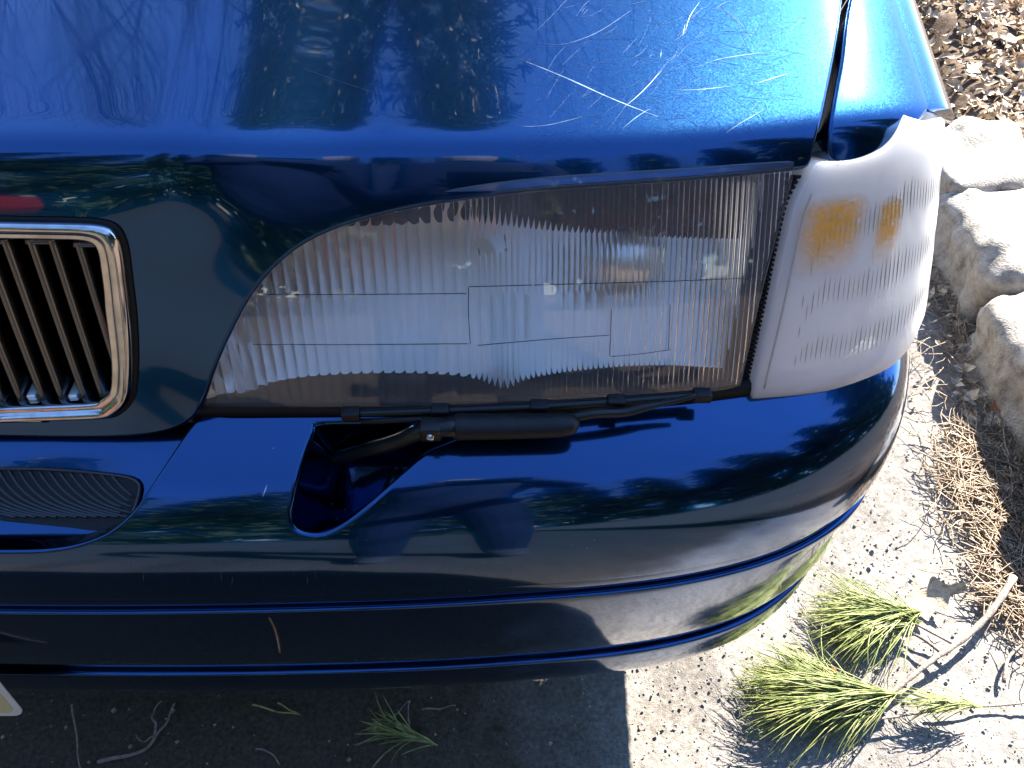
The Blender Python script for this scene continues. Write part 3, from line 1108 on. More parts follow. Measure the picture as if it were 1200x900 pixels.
S_bk = lambda u, z: S_lamp(u, z) - snorm(S_lamp, u, z) * LFL * 0.0265
mb3, nn3 = panel(S_bk, co, [], np.arange(co[:, 0].min(), co[:, 0].max(), 0.006 / ULEN), np.arange(0.56, 0.78, 0.006), (ULEN, 1), -LFL, 0, 0)
b = len(mb.v)
mb.v += mb3.v
mb.f += [tuple(i + b for i in f) for f in mb3.f]
mb.build('corner_lens', M_LENSC, corner, normals=list(nn) + list(nn3))
cc = np.array([0.5 * (co[:, 0].min() + u_y(0.10)), 0.655])
co_in = cc + (co - cc) * 0.955


M_RIB = mat('moulded_lens_ribs', (0.40, 0.39, 0.35), 0.3)
rb = MB()
co_r = cc + (co - cc) * np.array([0.78, 0.80])
for uu_ in np.arange(co_r[:, 0].min() + 0.006, co_r[:, 0].max() - 0.01, 0.0042 / ULEN):
    zz = np.linspace(0.56, 0.78, 120)
    k_ = inside(np.stack([np.full(120, uu_), zz], 1), co_r)
    if k_.sum() < 6:
        continue
    z0_, dz_ = zz[k_].min(), np.ptp(zz[k_])
    q_ = np.linspace(z0_, z0_ + dz_, 26)
    P = S_lamp(np.full(26, uu_), q_) + snorm(S_lamp, np.full(26, uu_), q_) * LFL * 0.0035
    f_ = np.linspace(0, 1, 26)
    rb.tube(P, 0.00022 + 0.00062 * np.clip(np.sin(np.pi * np.clip((f_ % 0.34) / 0.30, 0, 1)), 0, 1) * (0.75 + 0.25 * rng.random()), 5, cap=False)
tag(rb.build('lens_ribs', M_RIB, corner), kind='stuff')
k_ = svl(catmull([(893, 452), (902, 414), (915, 358), (928, 298), (939, 250), (948, 226)], 8))
P = S_lamp(k_[:, 0], k_[:, 1]) + snorm(S_lamp, k_[:, 0], k_[:, 1]) * LFL * 0.0036
rb = MB().tube(P, 0.0011, 6).build('lens_rim', M_RIB, corner)


def S_cref(u, z):
    P = S_lamp(u, z)
    N = snorm(S_lamp, u, z) * LFL
    k = smooth(np.clip((u - co[:, 0].min()) / 0.02, 0, 1), 0, 1)
    q = np.clip((z - 0.575) / 0.0125, 0, 14)
    st = np.floor(q) + smooth(q - np.floor(q), 0.0, 0.16)     # stepped facets with level treads
    dep = 0.012 + 0.0165 * np.minimum(st, 9)
    return P - N * 0.006 + np.stack([-0.004 * k, dep * k, 0 * k], -1)


co_in = co_in[co_in[:, 0] < u_y(0.085)]
mb, nn = panel(S_cref, co_in, [], np.arange(co[:, 0].min(), co[:, 0].max(), 0.004 / ULEN), np.arange(0.56, 0.78, 0.001), (ULEN, 1), LFL, 0, 0)
M_CREF = mat('corner_lamp_reflector', (0.93, 0.93, 0.91), 0.38, 0.1)
mb.build('corner_reflector', M_CREF, corner)
M_AMB2 = bpy.data.materials.new('amber_patch_tint'); M_AMB2.use_nodes = True
_n, _l = M_AMB2.node_tree.nodes, M_AMB2.node_tree.links
_b = _n['Principled BSDF']
_b.inputs['Base Color'].default_value = (0.90, 0.40, 0.02, 1); _b.inputs['Roughness'].default_value = 0.3
_t = _n.new('ShaderNodeBsdfTransparent'); _t.inputs[0].default_value = (0.98, 0.86, 0.55, 1)
_x = _n.new('ShaderNodeMixShader')
_tc = _n.new('ShaderNodeTexCoord'); _wv = _n.new('ShaderNodeTexNoise'); _wv.inputs['Scale'].default_value = 160
_l.new(_tc.outputs['Object'], _wv.inputs['Vector'])
_sp = _n.new('ShaderNodeSeparateXYZ'); _l.new(_tc.outputs['Generated'], _sp.inputs[0])


def _bell(sock, lo, hi):                         # bulb's amber seen through the lens, painted on and faded toward the edges
    a_ = _n.new('ShaderNodeMapRange'); a_.interpolation_type = 'SMOOTHSTEP'
    a_.inputs[1].default_value = 0.0; a_.inputs[2].default_value = lo
    b_ = _n.new('ShaderNodeMapRange'); b_.interpolation_type = 'SMOOTHSTEP'
    b_.inputs[1].default_value = 1.0; b_.inputs[2].default_value = hi
    _l.new(sock, a_.inputs[0]); _l.new(sock, b_.inputs[0])
    p_ = _n.new('ShaderNodeMath'); p_.operation = 'MULTIPLY'
    _l.new(a_.outputs[0], p_.inputs[0]); _l.new(b_.outputs[0], p_.inputs[1])
    return p_.outputs[0]


_p1 = _n.new('ShaderNodeMath'); _p1.operation = 'MULTIPLY'
_l.new(_bell(_sp.outputs[0], 0.35, 0.65), _p1.inputs[0]); _l.new(_bell(_sp.outputs[2], 0.6, 0.8), _p1.inputs[1])
_p2 = _n.new('ShaderNodeMath'); _p2.operation = 'MULTIPLY'; _l.new(_p1.outputs[0], _p2.inputs[0])
_wm = _n.new('ShaderNodeMapRange'); _wm.inputs[1].default_value = 0.3; _wm.inputs[2].default_value = 0.7; _wm.inputs[3].default_value = 0.38; _wm.inputs[4].default_value = 0.68
_l.new(_wv.outputs['Fac'], _wm.inputs[0]); _l.new(_wm.outputs[0], _p2.inputs[1])
_p3 = _n.new('ShaderNodeMath'); _p3.operation = 'MULTIPLY'; _p3.use_clamp = True; _p3.inputs[1].default_value = 1.25; _l.new(_p2.outputs[0], _p3.inputs[0])
_l.new(_p3.outputs[0], _x.inputs[0])
_t.inputs[0].default_value = (1, 1, 1, 1)
_l.new(_t.outputs[0], _x.inputs[1]); _l.new(_b.outputs[0], _x.inputs[2]); _l.new(_x.outputs[0], _n['Material Output'].inputs['Surface'])
for quad in ([(938, 240), (1012, 228), (1000, 318), (926, 322)], [(1026, 236), (1052, 232), (1044, 304), (1018, 306)]):  # bulb colour put on the lens face as two patches
    am = svl(catmull(quad, 12, closed=True))
    mb, nn = panel(S_lamp, am, [], np.arange(am[:, 0].min(), am[:, 0].max(), 0.003 / ULEN), np.arange(0.6, 0.76, 0.003), (ULEN, 1), LFL, 0, 0, offset=0.0043)
    mb.build('amber_patch', M_AMB2, corner, normals=nn)

# headlight wiper -------------------------------------
wiper = bpy.data.objects.new('headlight_wiper', None); link(wiper, car)


def wp(px, py, y):
    return at_y(px, py, y)


blade = [(412, 485), (470, 483), (550, 480), (640, 476), (730, 470), (822, 463)]
bl = np.array([wp(x, y, -0.036 + 0.018 * smooth(x, 560, 900)) for x, y in catmull(blade, 8)])
mb = MB()
mb.tube(bl, 0.0032, 8, up=(0, -0.3, 1), flat=0.8).build('blade_rail', M_SATIN, wiper)
MB().tube(bl + np.array([0, 0.004, -0.0015]), 0.0022, 6).build('blade_rubber', M_RUBBER, wiper)
MB().tube(bl[[2, 8, 16, 26]] + np.array([0, -0.005, -0.003]), 0.0024, 6).build('blade_yoke', M_BLACK, wiper)
for i in (0, 13, 27, 38, len(bl) - 1):
    p = bl[min(i, len(bl) - 1)]
    MB().box(p + [0, -0.001, 0.001], (0.014, 0.010, 0.009)).build('blade_clip', M_BLACK, wiper, bevel=0.0015)
arm = np.array([wp(x, y, d) for x, y, d in [(384, 541, -0.030), (405, 535, -0.034), (440, 525, -0.040), (475, 513, -0.046), (502, 502, -0.050), (535, 500, -0.052)]])
Aa = Spline(arm)(np.linspace(0, 1, 24))
MB().tube(Aa, np.interp(np.linspace(0, 1, 24), [0, 0.1, 0.5, 1], [0.004, 0.0055, 0.0075, 0.0085]), 10, up=(0, 0, 1), flat=0.75).build('wiper_arm', M_SATIN, wiper)
MB().tube(Aa[2:18] + np.array([0, 0.002, 0.0065]), 0.0012, 6).build('arm_spring_rod', M_CHROME, wiper)
cv = np.array([wp(x, y, -0.050) for x, y in [(531, 500), (560, 500), (600, 499.5), (640, 498.5), (668, 497), (675, 496.5), (679, 496)]])
MB().tube(Spline(cv)(np.linspace(0, 1, 30)), np.interp(np.linspace(0, 1, 30), [0, 0.02, 0.85, 0.95, 0.99, 1], [0.0098, 0.0108, 0.0100, 0.0085, 0.005, 0.002]), 16, up=(0, 0, 1), flat=0.85).build('arm_cover', M_BLACK, wiper)
lk = np.array([wp(x, y, -0.044 + 0.012 * smooth(x, 660, 800)) for x, y in [(660, 492), (700, 484), (735, 482), (750, 478), (790, 470), (815, 463)]])
MB().tube(Spline(lk)(np.linspace(0, 1, 24)), np.interp(np.linspace(0, 1, 24), [0, 0.6, 0.7, 1], [0.0042, 0.0042, 0.0030, 0.0022]), 8, up=(0, 0, 1), flat=0.8).build('arm_link', M_SATIN, wiper)
pv = wp(384, 541, -0.030)
MB().tube([pv + [0, 0.004, -0.05], pv + [0, 0.002, -0.01], pv + [0, 0, 0.002], pv + [0, 0, 0.004]], [0.011, 0.010, 0.009, 0.004], 14).build('wiper_pivot', M_SATIN, wiper)
hb = wp(505, 503, -0.052)
MB().box(hb, (0.016, 0.014, 0.014)).build('arm_hinge', M_SATIN, wiper, bevel=0.002)
MB().tube([hb + [0, -0.010, 0], hb + [0, 0.010, 0]], 0.0028, 10).build('hinge_pin', M_CHROME, wiper)
MB().tube([pv + [0, 0, 0.003], pv + [0, 0, 0.009]], 0.0058, 6).build('pivot_nut', M_SATIN, wiper)
nz_ = np.array([wp(x, y, -0.022) for x, y in [(402, 524), (406, 514), (412, 501)]])
MB().tube(nz_, [0.004, 0.0034, 0.003], 8).build('washer_nozzle', M_BLACK, wiper)

# licence plate ----------------------------------------
plate = bpy.data.objects.new('licence_plate', None); link(plate, car)
cn = at_y(31, 839, -0.150)
lean = math.radians(9)
w_, h_, r_ = 0.305, 0.152, 0.012
cx_, cz_ = cn[0] - w_ / 2, 0.0


def rrect(w, h, r, n=8):
    o = []
    for (sx, sz, a0) in ((1, 1, 0), (-1, 1, 90), (-1, -1, 180), (1, -1, 270)):
        for k in range(n + 1):
            a = math.radians(a0 + 90 * k / n)
            o.append((sx * (w / 2 - r) + r * math.cos(a), sz * (h / 2 - r) + r * math.sin(a)))
    return np.array(o)


def plate_mesh(w, h, r, front, thick):
    q = rrect(w, h, r)
    V = []
    for dy in (front, front + thick):
        for x, z in q:
            V.append((cx_ + x, cn[1] + dy + (z + h_ / 2) * math.sin(lean), cn[2] + (z + h_ / 2) * math.cos(lean)))
    n = len(q)
    return MB().add(V, [tuple(range(n))[::-1], tuple(range(n, 2 * n))] + [(i, (i + 1) % n, n + (i + 1) % n, n + i) for i in range(n)])


plate_mesh(w_, h_, 0.014, 0.0, 0.0012).build('plate_rim', M_PLATEW, plate, smooth_=False)
plate_mesh(w_ - 0.014, h_ - 0.014, 0.010, -0.0006, 0.0005).build('plate_face', M_PLATE, plate, smooth_=False)
MB().box((cx_, -0.135, cn[2] + 0.09), (0.20, 0.028, 0.06)).build('plate_bracket', M_BLACK, plate)

# inner filler and structure, underside, wheels --------------------
MB().box((XC, 0.66, 0.46), (1.38, 0.82, 0.42)).build('bay_filler', M_DARK, car)  # black filler block, added to keep the gaps dark
MB().box((XC, 0.08, 0.40), (1.50, 0.17, 0.30)).build('bumper_beam', M_DARK, car)
MB().box((XC + 0.36, 0.12, 0.65), (0.70, 0.03, 0.15)).build('front_panel', M_DARK, car)
MB().box((XC, 0.95, 0.23), (1.45, 1.9, 0.03)).build('splash_shield', M_DARK, car)
MB().box((XC, 0.06, 0.205), (1.46, 0.24, 0.03)).build('leak_stop', M_DARK, car)  # unseen slab added to stop sunlight leaking out below the bumper lip
body = MB()                                   # cabin and flanks behind the bonnet
sec = [(1.05, 0.955), (1.75, 1.40), (2.3, 1.43), (3.9, 1.40), (4.35, 1.05)]
for (ya, za), (yb_, zb_) in zip(sec[:-1], sec[1:]):
    pass
V, F = [], []
for y, z in sec:
    iw = 0.84 if z < 1.1 else 0.62
    V += [(XC - iw, y, z), (XC + iw, y, z), (XC + 0.89, y, 0.93), (XC + 0.89, y, 0.30), (XC - 0.89, y, 0.30), (XC - 0.89, y, 0.93)]
for i in range(len(sec) - 1):
    for k in range(6):
        F.append((i * 6 + k, i * 6 + (k + 1) % 6, (i + 1) * 6 + (k + 1) % 6, (i + 1) * 6 + k))
F += [tuple(range(6)), tuple(24 + k for k in range(6))[::-1]]
body.add(V, F).build('body_shell', M_BLUE, car, smooth_=False, bevel=0.03)
M_WIN = mat('dark_window_glass', (0.01, 0.012, 0.013), 0.03, coat=1.0)
V = [(XC - 0.76, 1.12, 1.00), (XC + 0.76, 1.12, 1.00), (XC + 0.60, 1.70, 1.375), (XC - 0.60, 1.70, 1.375)]
V = [(a, b_ - 0.010, c + 0.014) for a, b_, c in V]
MB().add(V, [(0, 1, 2, 3)]).build('windscreen', M_WIN, car, smooth_=False)


def wheel(x, y, sgn, r=0.315, w=0.195):
    e = bpy.data.objects.new('wheel', None); link(e, car)
    m = MB()
    prof = [(r - 0.10, -w / 2), (r - 0.03, -w / 2), (r - 0.008, -w / 2 + 0.02), (r, -w / 2 + 0.05), (r, w / 2 - 0.05), (r - 0.008, w / 2 - 0.02), (r - 0.03, w / 2), (r - 0.10, w / 2)]
    n_ = 40
    V = [(x + b_, y + a * math.cos(2 * math.pi * k / n_), r + a * math.sin(2 * math.pi * k / n_)) for k in range(n_) for a, b_ in prof]
    m.add(V, [(k * 8 + j, k * 8 + j + 1, ((k + 1) % n_) * 8 + j + 1, ((k + 1) % n_) * 8 + j) for k in range(n_) for j in range(7)])
    m.build('tyre', M_TYRE, e)
    m = MB()
    m.tube([(x + sgn * d, y, r) for d in (0.02, 0.05, 0.085, 0.088)], [r - 0.1, r - 0.1, r - 0.1, r - 0.115], 40, up=(0, 0, 1))
    m.build('rim', M_ALLOY, e)


wheel(XC + 0.77, 0.80, 1)
wheel(XC - 0.77, 0.80, -1)

# ------------------------------------------------------------------ ground
def sheet(name, xs, ys, hf, m, kind='structure'):
    X, Y = np.meshgrid(xs, ys, indexing='ij')
    Z = hf(X, Y)
    nx, ny = len(xs), len(ys)
    me = bpy.data.meshes.new(name)
    V = np.stack([X, Y, Z], -1).reshape(-1, 3)
    I = np.arange(nx * ny).reshape(nx, ny)
    F = np.stack([I[:-1, :-1], I[1:, :-1], I[1:, 1:], I[:-1, 1:]], -1).reshape(-1, 4)
    me.from_pydata(V.tolist(), [], F.tolist())
    me.materials.append(m)
    me.polygons.foreach_set('use_smooth', [True] * len(me.polygons))
    me.update()
    o = bpy.data.objects.new(name, me)
    link(o)
    return tag(o, kind=kind)


def road_h(X, Y):
    near = smooth(X, -2.0, -1.0) * (1 - smooth(Y, 2.2, 3.0)) * smooth(Y, -2.5, -1.2)
    h = 0.010 * (fbm(X * 5, Y * 5, 3, 3) - 0.45)
    pit = fbm(X * 55, Y * 55, 3, 11)
    h = h + 0.0055 * (pit - 0.45) - 0.006 * np.clip(pit - 0.56, 0, 1) * 6 * 0.25
    h = h + 0.0022 * (noise2(X * 190, Y * 190, 5) - 0.5)
    return h * near - 0.006


xs = np.concatenate([-np.geomspace(120, 1.05, 26), np.arange(-1.0, -0.55, 0.02), np.arange(-0.55, 1.02, 0.0042)])
ys = np.concatenate([-np.geomspace(120, 0.62, 30), np.arange(-0.6, -0.2, 0.03), np.arange(-0.2, 1.3, 0.0046), np.geomspace(1.32, 120, 40)])
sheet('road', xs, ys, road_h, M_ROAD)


def curb_x(y):
    return 0.80 + 0.062 * (np.asarray(y) - 0.29) / 0.53 * 1.0


def verge_h(X, Y):
    rise = smooth(X - curb_x(np.clip(Y, -3, 3)), 0.02, 0.16)
    near = 1 - smooth(X, 2.2, 4.0)
    return -0.03 + 0.115 * rise + near * 0.05 * (fbm(X * 6, Y * 6, 4, 21) - 0.45) * rise + 0.03 * smooth(X, 1.2, 4)


xs = np.concatenate([np.arange(0.78, 1.75, 0.012), np.geomspace(1.78, 120, 26)])
ys = np.concatenate([-np.geomspace(120, 0.32, 22), np.arange(-0.3, 2.4, 0.014), np.geomspace(2.45, 120, 22)])
sheet('verge', xs, ys, verge_h, M_SOIL)


# curb stones ------------------------------------------
def ground_at(px, py, z=0.0):
    return at_z(px, py, z)


def stone(name, c, size, yaw, seed, label):
    n = 22
    V, F = [], []
    # cube sphere-ish block
    idx = {}
    import itertools
    def add(p):
        k = tuple(np.round(p, 5))
        if k not in idx:
            idx[k] = len(V)
            V.append(p)
        return idx[k]
    g = np.linspace(-1, 1, n + 1)
    for ax_ in range(3):
        for s_ in (-1, 1):
            for i in range(n):
                for j in range(n):
                    q = []
                    for (a_, b_) in ((g[i], g[j]), (g[i + 1], g[j]), (g[i + 1], g[j + 1]), (g[i], g[j + 1])):
                        p = np.zeros(3); p[ax_] = s_; p[(ax_ + 1) % 3] = a_; p[(ax_ + 2) % 3] = b_
                        q.append(add(p))
                    F.append(tuple(q) if s_ > 0 else tuple(q[::-1]))
    P = np.array(V)
    nrm_ = np.linalg.norm(P, axis=1, keepdims=True)
    rnd = (np.sum(np.abs(P) ** 9, axis=1, keepdims=True)) ** (1 / 9)
    P = P / rnd
    P = P * (np.array(size) / 2)
    r2 = np.random.default_rng(seed)
    ph = r2.random(12) * 20
    d = 0
    for k, (fq, am) in enumerate(((8, 0.026), (20, 0.016), (48, 0.007))):
        d = d + am * (noise2(P[:, 0] * fq + ph[k] + P[:, 2] * fq * 0.7, P[:, 1] * fq + ph[k + 3] - P[:, 2] * fq * 0.8, seed + k) - 0.5)
    P = P * (1 + 0) + P / (np.linalg.norm(P, axis=1, keepdims=True)) * np.asarray(d)[:, None] * 1.6
    ca, sa = math.cos(yaw), math.sin(yaw)
    R = np.array([[ca, -sa, 0], [sa, ca, 0], [0, 0, 1]])
    P = P @ R.T + np.array(c)
    o = MB().add(P, F).build(name, M_STONE)
    return tag(o, label, 'stone', 'granite curb stones')


ST = [((0.965, 1.005, 0.012), (0.24, 0.225, 0.22), 0.08, 32, 'smallest sunlit granite curb stone, half sunk in the leaf litter past the corner lamp'),
      ((0.985, 0.752, 0.012), (0.31, 0.285, 0.23), -0.05, 33, 'squarish granite curb stone with a deep shadowed crack on its road side'),
      ((0.960, 0.450, 0.010), (0.31, 0.310, 0.23), 0.05, 34, 'rounded pale granite curb stone with needles heaped at its foot'),
      ((0.935, 0.155, 0.004), (0.28, 0.285, 0.20), 0.07, 35, 'low granite curb stone beside the fallen pine branch end')]
for c, s_, yw, sd, lb in ST:
    stone('curb_stone', c, s_, yw, sd, lb)


# litter ------------------------------------------------
def leaf_batch(n, place, size, m, name):
    V, F = [], []
    for _ in range(n):
        c = place()
        if c is None:
            continue
        L_ = rng.uniform(*size); W_ = L_ * rng.uniform(0.28, 0.6)
        a = rng.uniform(0, 6.283)
        R = Matrix.Rotation(a, 3, 'Z') @ Matrix.Rotation(rng.gauss(0, 0.4), 3, 'X') @ Matrix.Rotation(rng.gauss(0, 0.4), 3, 'Y')
        cu = rng.uniform(-0.25, 0.35) * L_
        pts = [(-L_ / 2, 0, cu), (-L_ * 0.1, -W_ / 2, 0.15 * W_), (-L_ * 0.05, 0, -0.1 * W_), (-L_ * 0.1, W_ / 2, 0.15 * W_), (L_ * 0.25, -W_ * 0.35, 0.1 * W_), (L_ * 0.25, W_ * 0.35, 0.1 * W_), (L_ / 2, 0, cu)]
        b_ = len(V)
        V += [tuple(Vector(c) + R @ Vector(p)) for p in pts]
        F += [tuple(b_ + i for i in f) for f in ((0, 1, 2), (0, 2, 3), (1, 4, 2), (2, 5, 3), (2, 4, 6), (2, 6, 5))]
    o = MB().add(V, F).build(name, m, smooth_=False)
    return o


def place_verge():
    x = rng.uniform(0.86, 1.75); y = rng.uniform(0.0, 2.3)
    if x < curb_x(y) + 0.27 and y < 1.10:
        return None
    z = float(verge_h(np.array(x), np.array(y)))
    return (x, y, z + rng.uniform(0.004, 0.022))


tag(leaf_batch(6500, place_verge, (0.014, 0.045), M_LITTER, 'leaf_litter'), 'brown dry leaf litter and wood chips covering the verge behind the curb stones', 'leaf litter', kind='stuff')


def place_gutter():
    y = rng.uniform(0.02, 1.25)
    x = curb_x(y) + rng.gauss(-0.005, 0.035)
    if x > curb_x(y) + 0.05: return None
    return (x, y, rng.uniform(0.004, 0.02))


tag(leaf_batch(420, place_gutter, (0.012, 0.038), M_LITTER, 'gutter_litter'), 'crumpled dry leaf scraps gathered along the foot of the curb stones', 'leaf litter', kind='stuff')


def needle_curve(p, a, L_, bend, z0, n=5):
    out = []
    for k in range(n):
        s_ = k / (n - 1)
        aa = a + bend * (s_ - 0.5)
        out.append((p[0] + L_ * (s_ - 0.5) * math.cos(aa), p[1] + L_ * (s_ - 0.5) * math.sin(aa), z0 + 0.006 * math.sin(math.pi * s_) * rng.random()))
    return out


mb = MB()
for _ in range(1100):
    y = rng.uniform(0.0, 1.2)
    x = curb_x(y) - abs(rng.gauss(0, 0.07)) + 0.03
    if rng.random() < 0.35:
        q = at_z(rng.gauss(1150, 25), rng.gauss(545, 35), 0)
        x, y = q[0], q[1]
    mb.tube(needle_curve((x, y), rng.uniform(0, 6.28), rng.uniform(0.05, 0.11), rng.gauss(0, 0.7), rng.uniform(0.003, 0.022)), 0.0008, 3, cap=False)
for _ in range(420):
    q = at_z(rng.uniform(1150, 1230), rng.uniform(570, 720), 0)
    mb.tube(needle_curve((q[0], q[1]), rng.uniform(0, 6.28), rng.uniform(0.05, 0.11), rng.gauss(0, 0.5), rng.uniform(0.003, 0.018)), 0.0008, 3, cap=False)
tag(mb.build('dry_pine_needles', M_DRYN), 'brown dry pine needles strewn along the gutter below the curb stones', 'pine needles', kind='stuff')

mb = MB()                                         # loose road grit
V, F = [], []
for _ in range(1700):
    if rng.random() < 0.93:
        q = at_z(rng.uniform(740, 1200), rng.uniform(420, 900), 0)
    else:
        q = at_z(rng.uniform(0, 1200), rng.uniform(780, 900), 0)
    s_ = abs(rng.gauss(0, 0.0013)) + 0.0007
    q = q + np.array([0, 0, -0.003 + s_ * 0.4])
    b_ = len(V)
    for d in ((1, 0, 0), (-1, 0, 0), (0, 1, 0), (0, -1, 0), (0, 0, 0.8), (0, 0, -0.8)):
        V.append(q + np.array(d) * s_ * rng.uniform(0.6, 1.3))
    F += [tuple(b_ + i for i in f) for f in ((0, 2, 4), (2, 1, 4), (1, 3, 4), (3, 0, 4), (2, 0, 5), (1, 2, 5), (3, 1, 5), (0, 3, 5))]
M_GRIT = mat('road_grit', (0.2, 0.19, 0.17), 0.9)
add_noise_colour(M_GRIT, [(0.3, (0.12, 0.11, 0.10)), (0.7, (0.32, 0.30, 0.27))], 130, 2)
tag(MB().add(V, F).build('road_grit', M_GRIT, smooth_=False), 'small loose stone grit scattered over the asphalt', 'grit', kind='stuff')


# pine branch with two big tufts ------------------------
def g3(px, py, z=0.012):
    return at_z(px, py, z)


def tuft(m, root, tip_dir, n, L_, spread, lift=0.012, r=0.0007, droop=1.0):
    root = np.asarray(root, float)
    d0 = np.asarray(tip_dir, float); d0 = d0 / np.linalg.norm(d0)
    a0 = math.atan2(d0[1], d0[0])
    for _ in range(n):
        a = a0 + rng.gauss(0, spread)
        el = rng.uniform(-0.05, 0.55)
        ln = L_ * rng.uniform(0.65, 1.08)
        st = root - d0 * rng.uniform(0, 0.055) + np.array([0, 0, rng.uniform(0, lift)])
        bend = rng.gauss(0, 0.4)
        pts = []
        p = st.copy()
        for k in range(6):
            pts.append(p.copy())
            aa = a + bend * k / 5
            ee = el - 0.19 * k * droop
            p = p + ln / 5 * np.array([math.cos(aa) * math.cos(ee), math.sin(aa) * math.cos(ee), math.sin(ee)])
            p[2] = max(p[2], 0.002 + rng.random() * 0.004)
        m.tube(pts, [r * 0.8, r, r, r, r * 0.8, r * 0.3], 3, cap=False)


bp = g3(1100, 800)
pbr = empty('pine_branch', (float(bp[0]), float(bp[1]), 0), 'broken pine branch with two fans of green needles lying on sunlit asphalt', 'branch')
stem = Spline([g3(1188, 676, 0.030), g3(1170, 705, 0.028), g3(1130, 748, 0.022), g3(1095, 772, 0.020), g3(1060, 800, 0.018), g3(1030, 822, 0.016), g3(1000, 838, 0.015)])(np.linspace(0, 1, 40))
MB().tube(stem, np.linspace(0.0052, 0.0022, 40) * (1 + 0.12 * np.sin(np.arange(40) * 1.7)), 8).build('main_stem', M_BARK, pbr)
for pts, r0 in (([(1104, 766), (1075, 745), (1045, 735), (1022, 728)], 0.0028), ([(1120, 756), (1080, 735), (1050, 722), (1028, 718)], 0.0024), ([(1040, 815), (1010, 812), (985, 818)], 0.0026),
                ([(1050, 820), (1012, 832), (975, 846), (955, 868)], 0.0020), ([(1105, 830), (1060, 838), (1020, 842), (985, 835)], 0.0022)):
    P = Spline([g3(x, y, 0.016) for x, y in pts])(np.linspace(0, 1, 16))
    MB().tube(P, np.linspace(r0, r0 * 0.6, 16), 6).build('side_twig', M_BARK, pbr)
for root, tip, n_, L_, sp in (((1035, 727), (985, 735), 330, 0.125, 0.30), ((1030, 722), (985, 712), 120, 0.115, 0.32), ((1005, 818), (885, 820), 360, 0.175, 0.17), ((985, 820), (900, 800), 170, 0.15, 0.22),
                              ((960, 800), (905, 770), 60, 0.10, 0.3), ((1010, 836), (955, 865), 60, 0.10, 0.22), ((1100, 828), (1050, 826), 60, 0.07, 0.25)):
    m = MB()
    A, B = g3(*root, 0.018), g3(*tip, 0.018)
    tuft(m, A, B - A, n_, L_, sp)
    m.build('needle_tuft', M_NEEDLE, pbr)

# small tuft in the shade
bp = g3(470, 862)
stf = empty('pine_tuft', (float(bp[0]), float(bp[1]), 0), 'small fan of green pine needles on a stub, lying in the car shadow', 'pine tuft')
m = MB(); A, B = g3(466, 861, 0.008), g3(420, 848, 0.008)
tuft(m, A, B - A, 60, 0.068, 0.30, 0.006, 0.0009)
m.build('needle_tuft', M_NEEDLE, stf)
MB().tube([g3(464, 861, 0.008), g3(470, 861, 0.008), g3(478, 861, 0.008), g3(484, 861, 0.008)], [0.002, 0.0045, 0.005, 0.004], 8).build('twig_stub', M_STONE, stf)


def twig(label, paths, name='dead_twig', m=M_BARK, z=0.006):
    c = g3(*paths[0][0][0], 0)
    e = empty(name, (float(c[0]), float(c[1]), 0), label, 'twig')
    for pts, r0 in paths:
        P = Spline([g3(x, y, z) for x, y in pts])(np.linspace(0, 1, 18))
        P[:, 2] += 0.003 * np.sin(np.linspace(0, 9, 18))
        MB().tube(P, np.linspace(r0, r0 * 0.6, 18), 6).build('stem', m, e)


twig('forked grey dead twig lying in the car shadow beside the plate', [([(115, 893), (150, 885), (180, 868), (183, 848)], 0.0026), ([(180, 868), (195, 845), (205, 825)], 0.0018), ([(183, 862), (165, 868), (160, 862)], 0.0015), ([(183, 848), (178, 838), (190, 822)], 0.0015)])
twig('long thin upright-lying brown stalk left of the forked twig', [([(84, 826), (88, 850), (90, 875), (96, 905)], 0.0014)])
twig('pair of thin bent stalks touching the small pine tuft', [([(458, 850), (468, 832), (481, 822)], 0.0012), ([(480, 850), (478, 835), (480, 823)], 0.0012)])
twig('short straight twig under the bumper right of the small pine tuft', [([(494, 832), (515, 830), (534, 827)], 0.0013)])
twig('thin curved stalk between the forked twig and the small pine tuft', [([(300, 878), (318, 883), (328, 897)], 0.0012)])
twig('long dark twig trailing from the pine branch toward the curb', [([(1090, 835), (1140, 828), (1200, 824), (1240, 820)], 0.0020), ([(955, 868), (990, 852), (1030, 835)], 0.002)])
twig('short grey twig by the pine branch end against the litter', [([(1176, 800), (1180, 775), (1195, 758), (1215, 745)], 0.0028)])
twig('thin green grass blade pair lying in shade before the bumper', [([(296, 826), (318, 832), (352, 838)], 0.0013), ([(326, 824), (340, 832), (352, 838)], 0.0011)], 'grass_blade', M_NEEDLE)


# individual leaves
def lobed_leaf(name, label, c, L_, yaw, m, lobes=4, curl=0.3, tilt=0.2):
    V, F = [], []
    n = 28
    top, bot = [], []
    for k in range(n + 1):
        s_ = k / n
        w = L_ * (0.06 + 0.24 * math.sin(math.pi * min(1, s_ * 1.05)) * (0.55 + 0.45 * math.cos(2 * math.pi * lobes * s_)))
        z = curl * L_ * (s_ - 0.5) ** 2
        V += [((s_ - 0.5) * L_, w, z + 0.3 * w), ((s_ - 0.5) * L_, 0, z), ((s_ - 0.5) * L_, -w, z + 0.25 * w)]
    for k in range(n):
        for j in range(2):
            F.append((3 * k + j, 3 * k + j + 1, 3 * k + 3 + j + 1, 3 * k + 3 + j))
    R = Matrix.Rotation(yaw, 3, 'Z') @ Matrix.Rotation(tilt, 3, 'X')
    V = [tuple(Vector(c) + R @ Vector(p)) for p in V]
    return tag(MB().add(V, F).build(name, m), label, 'leaf')


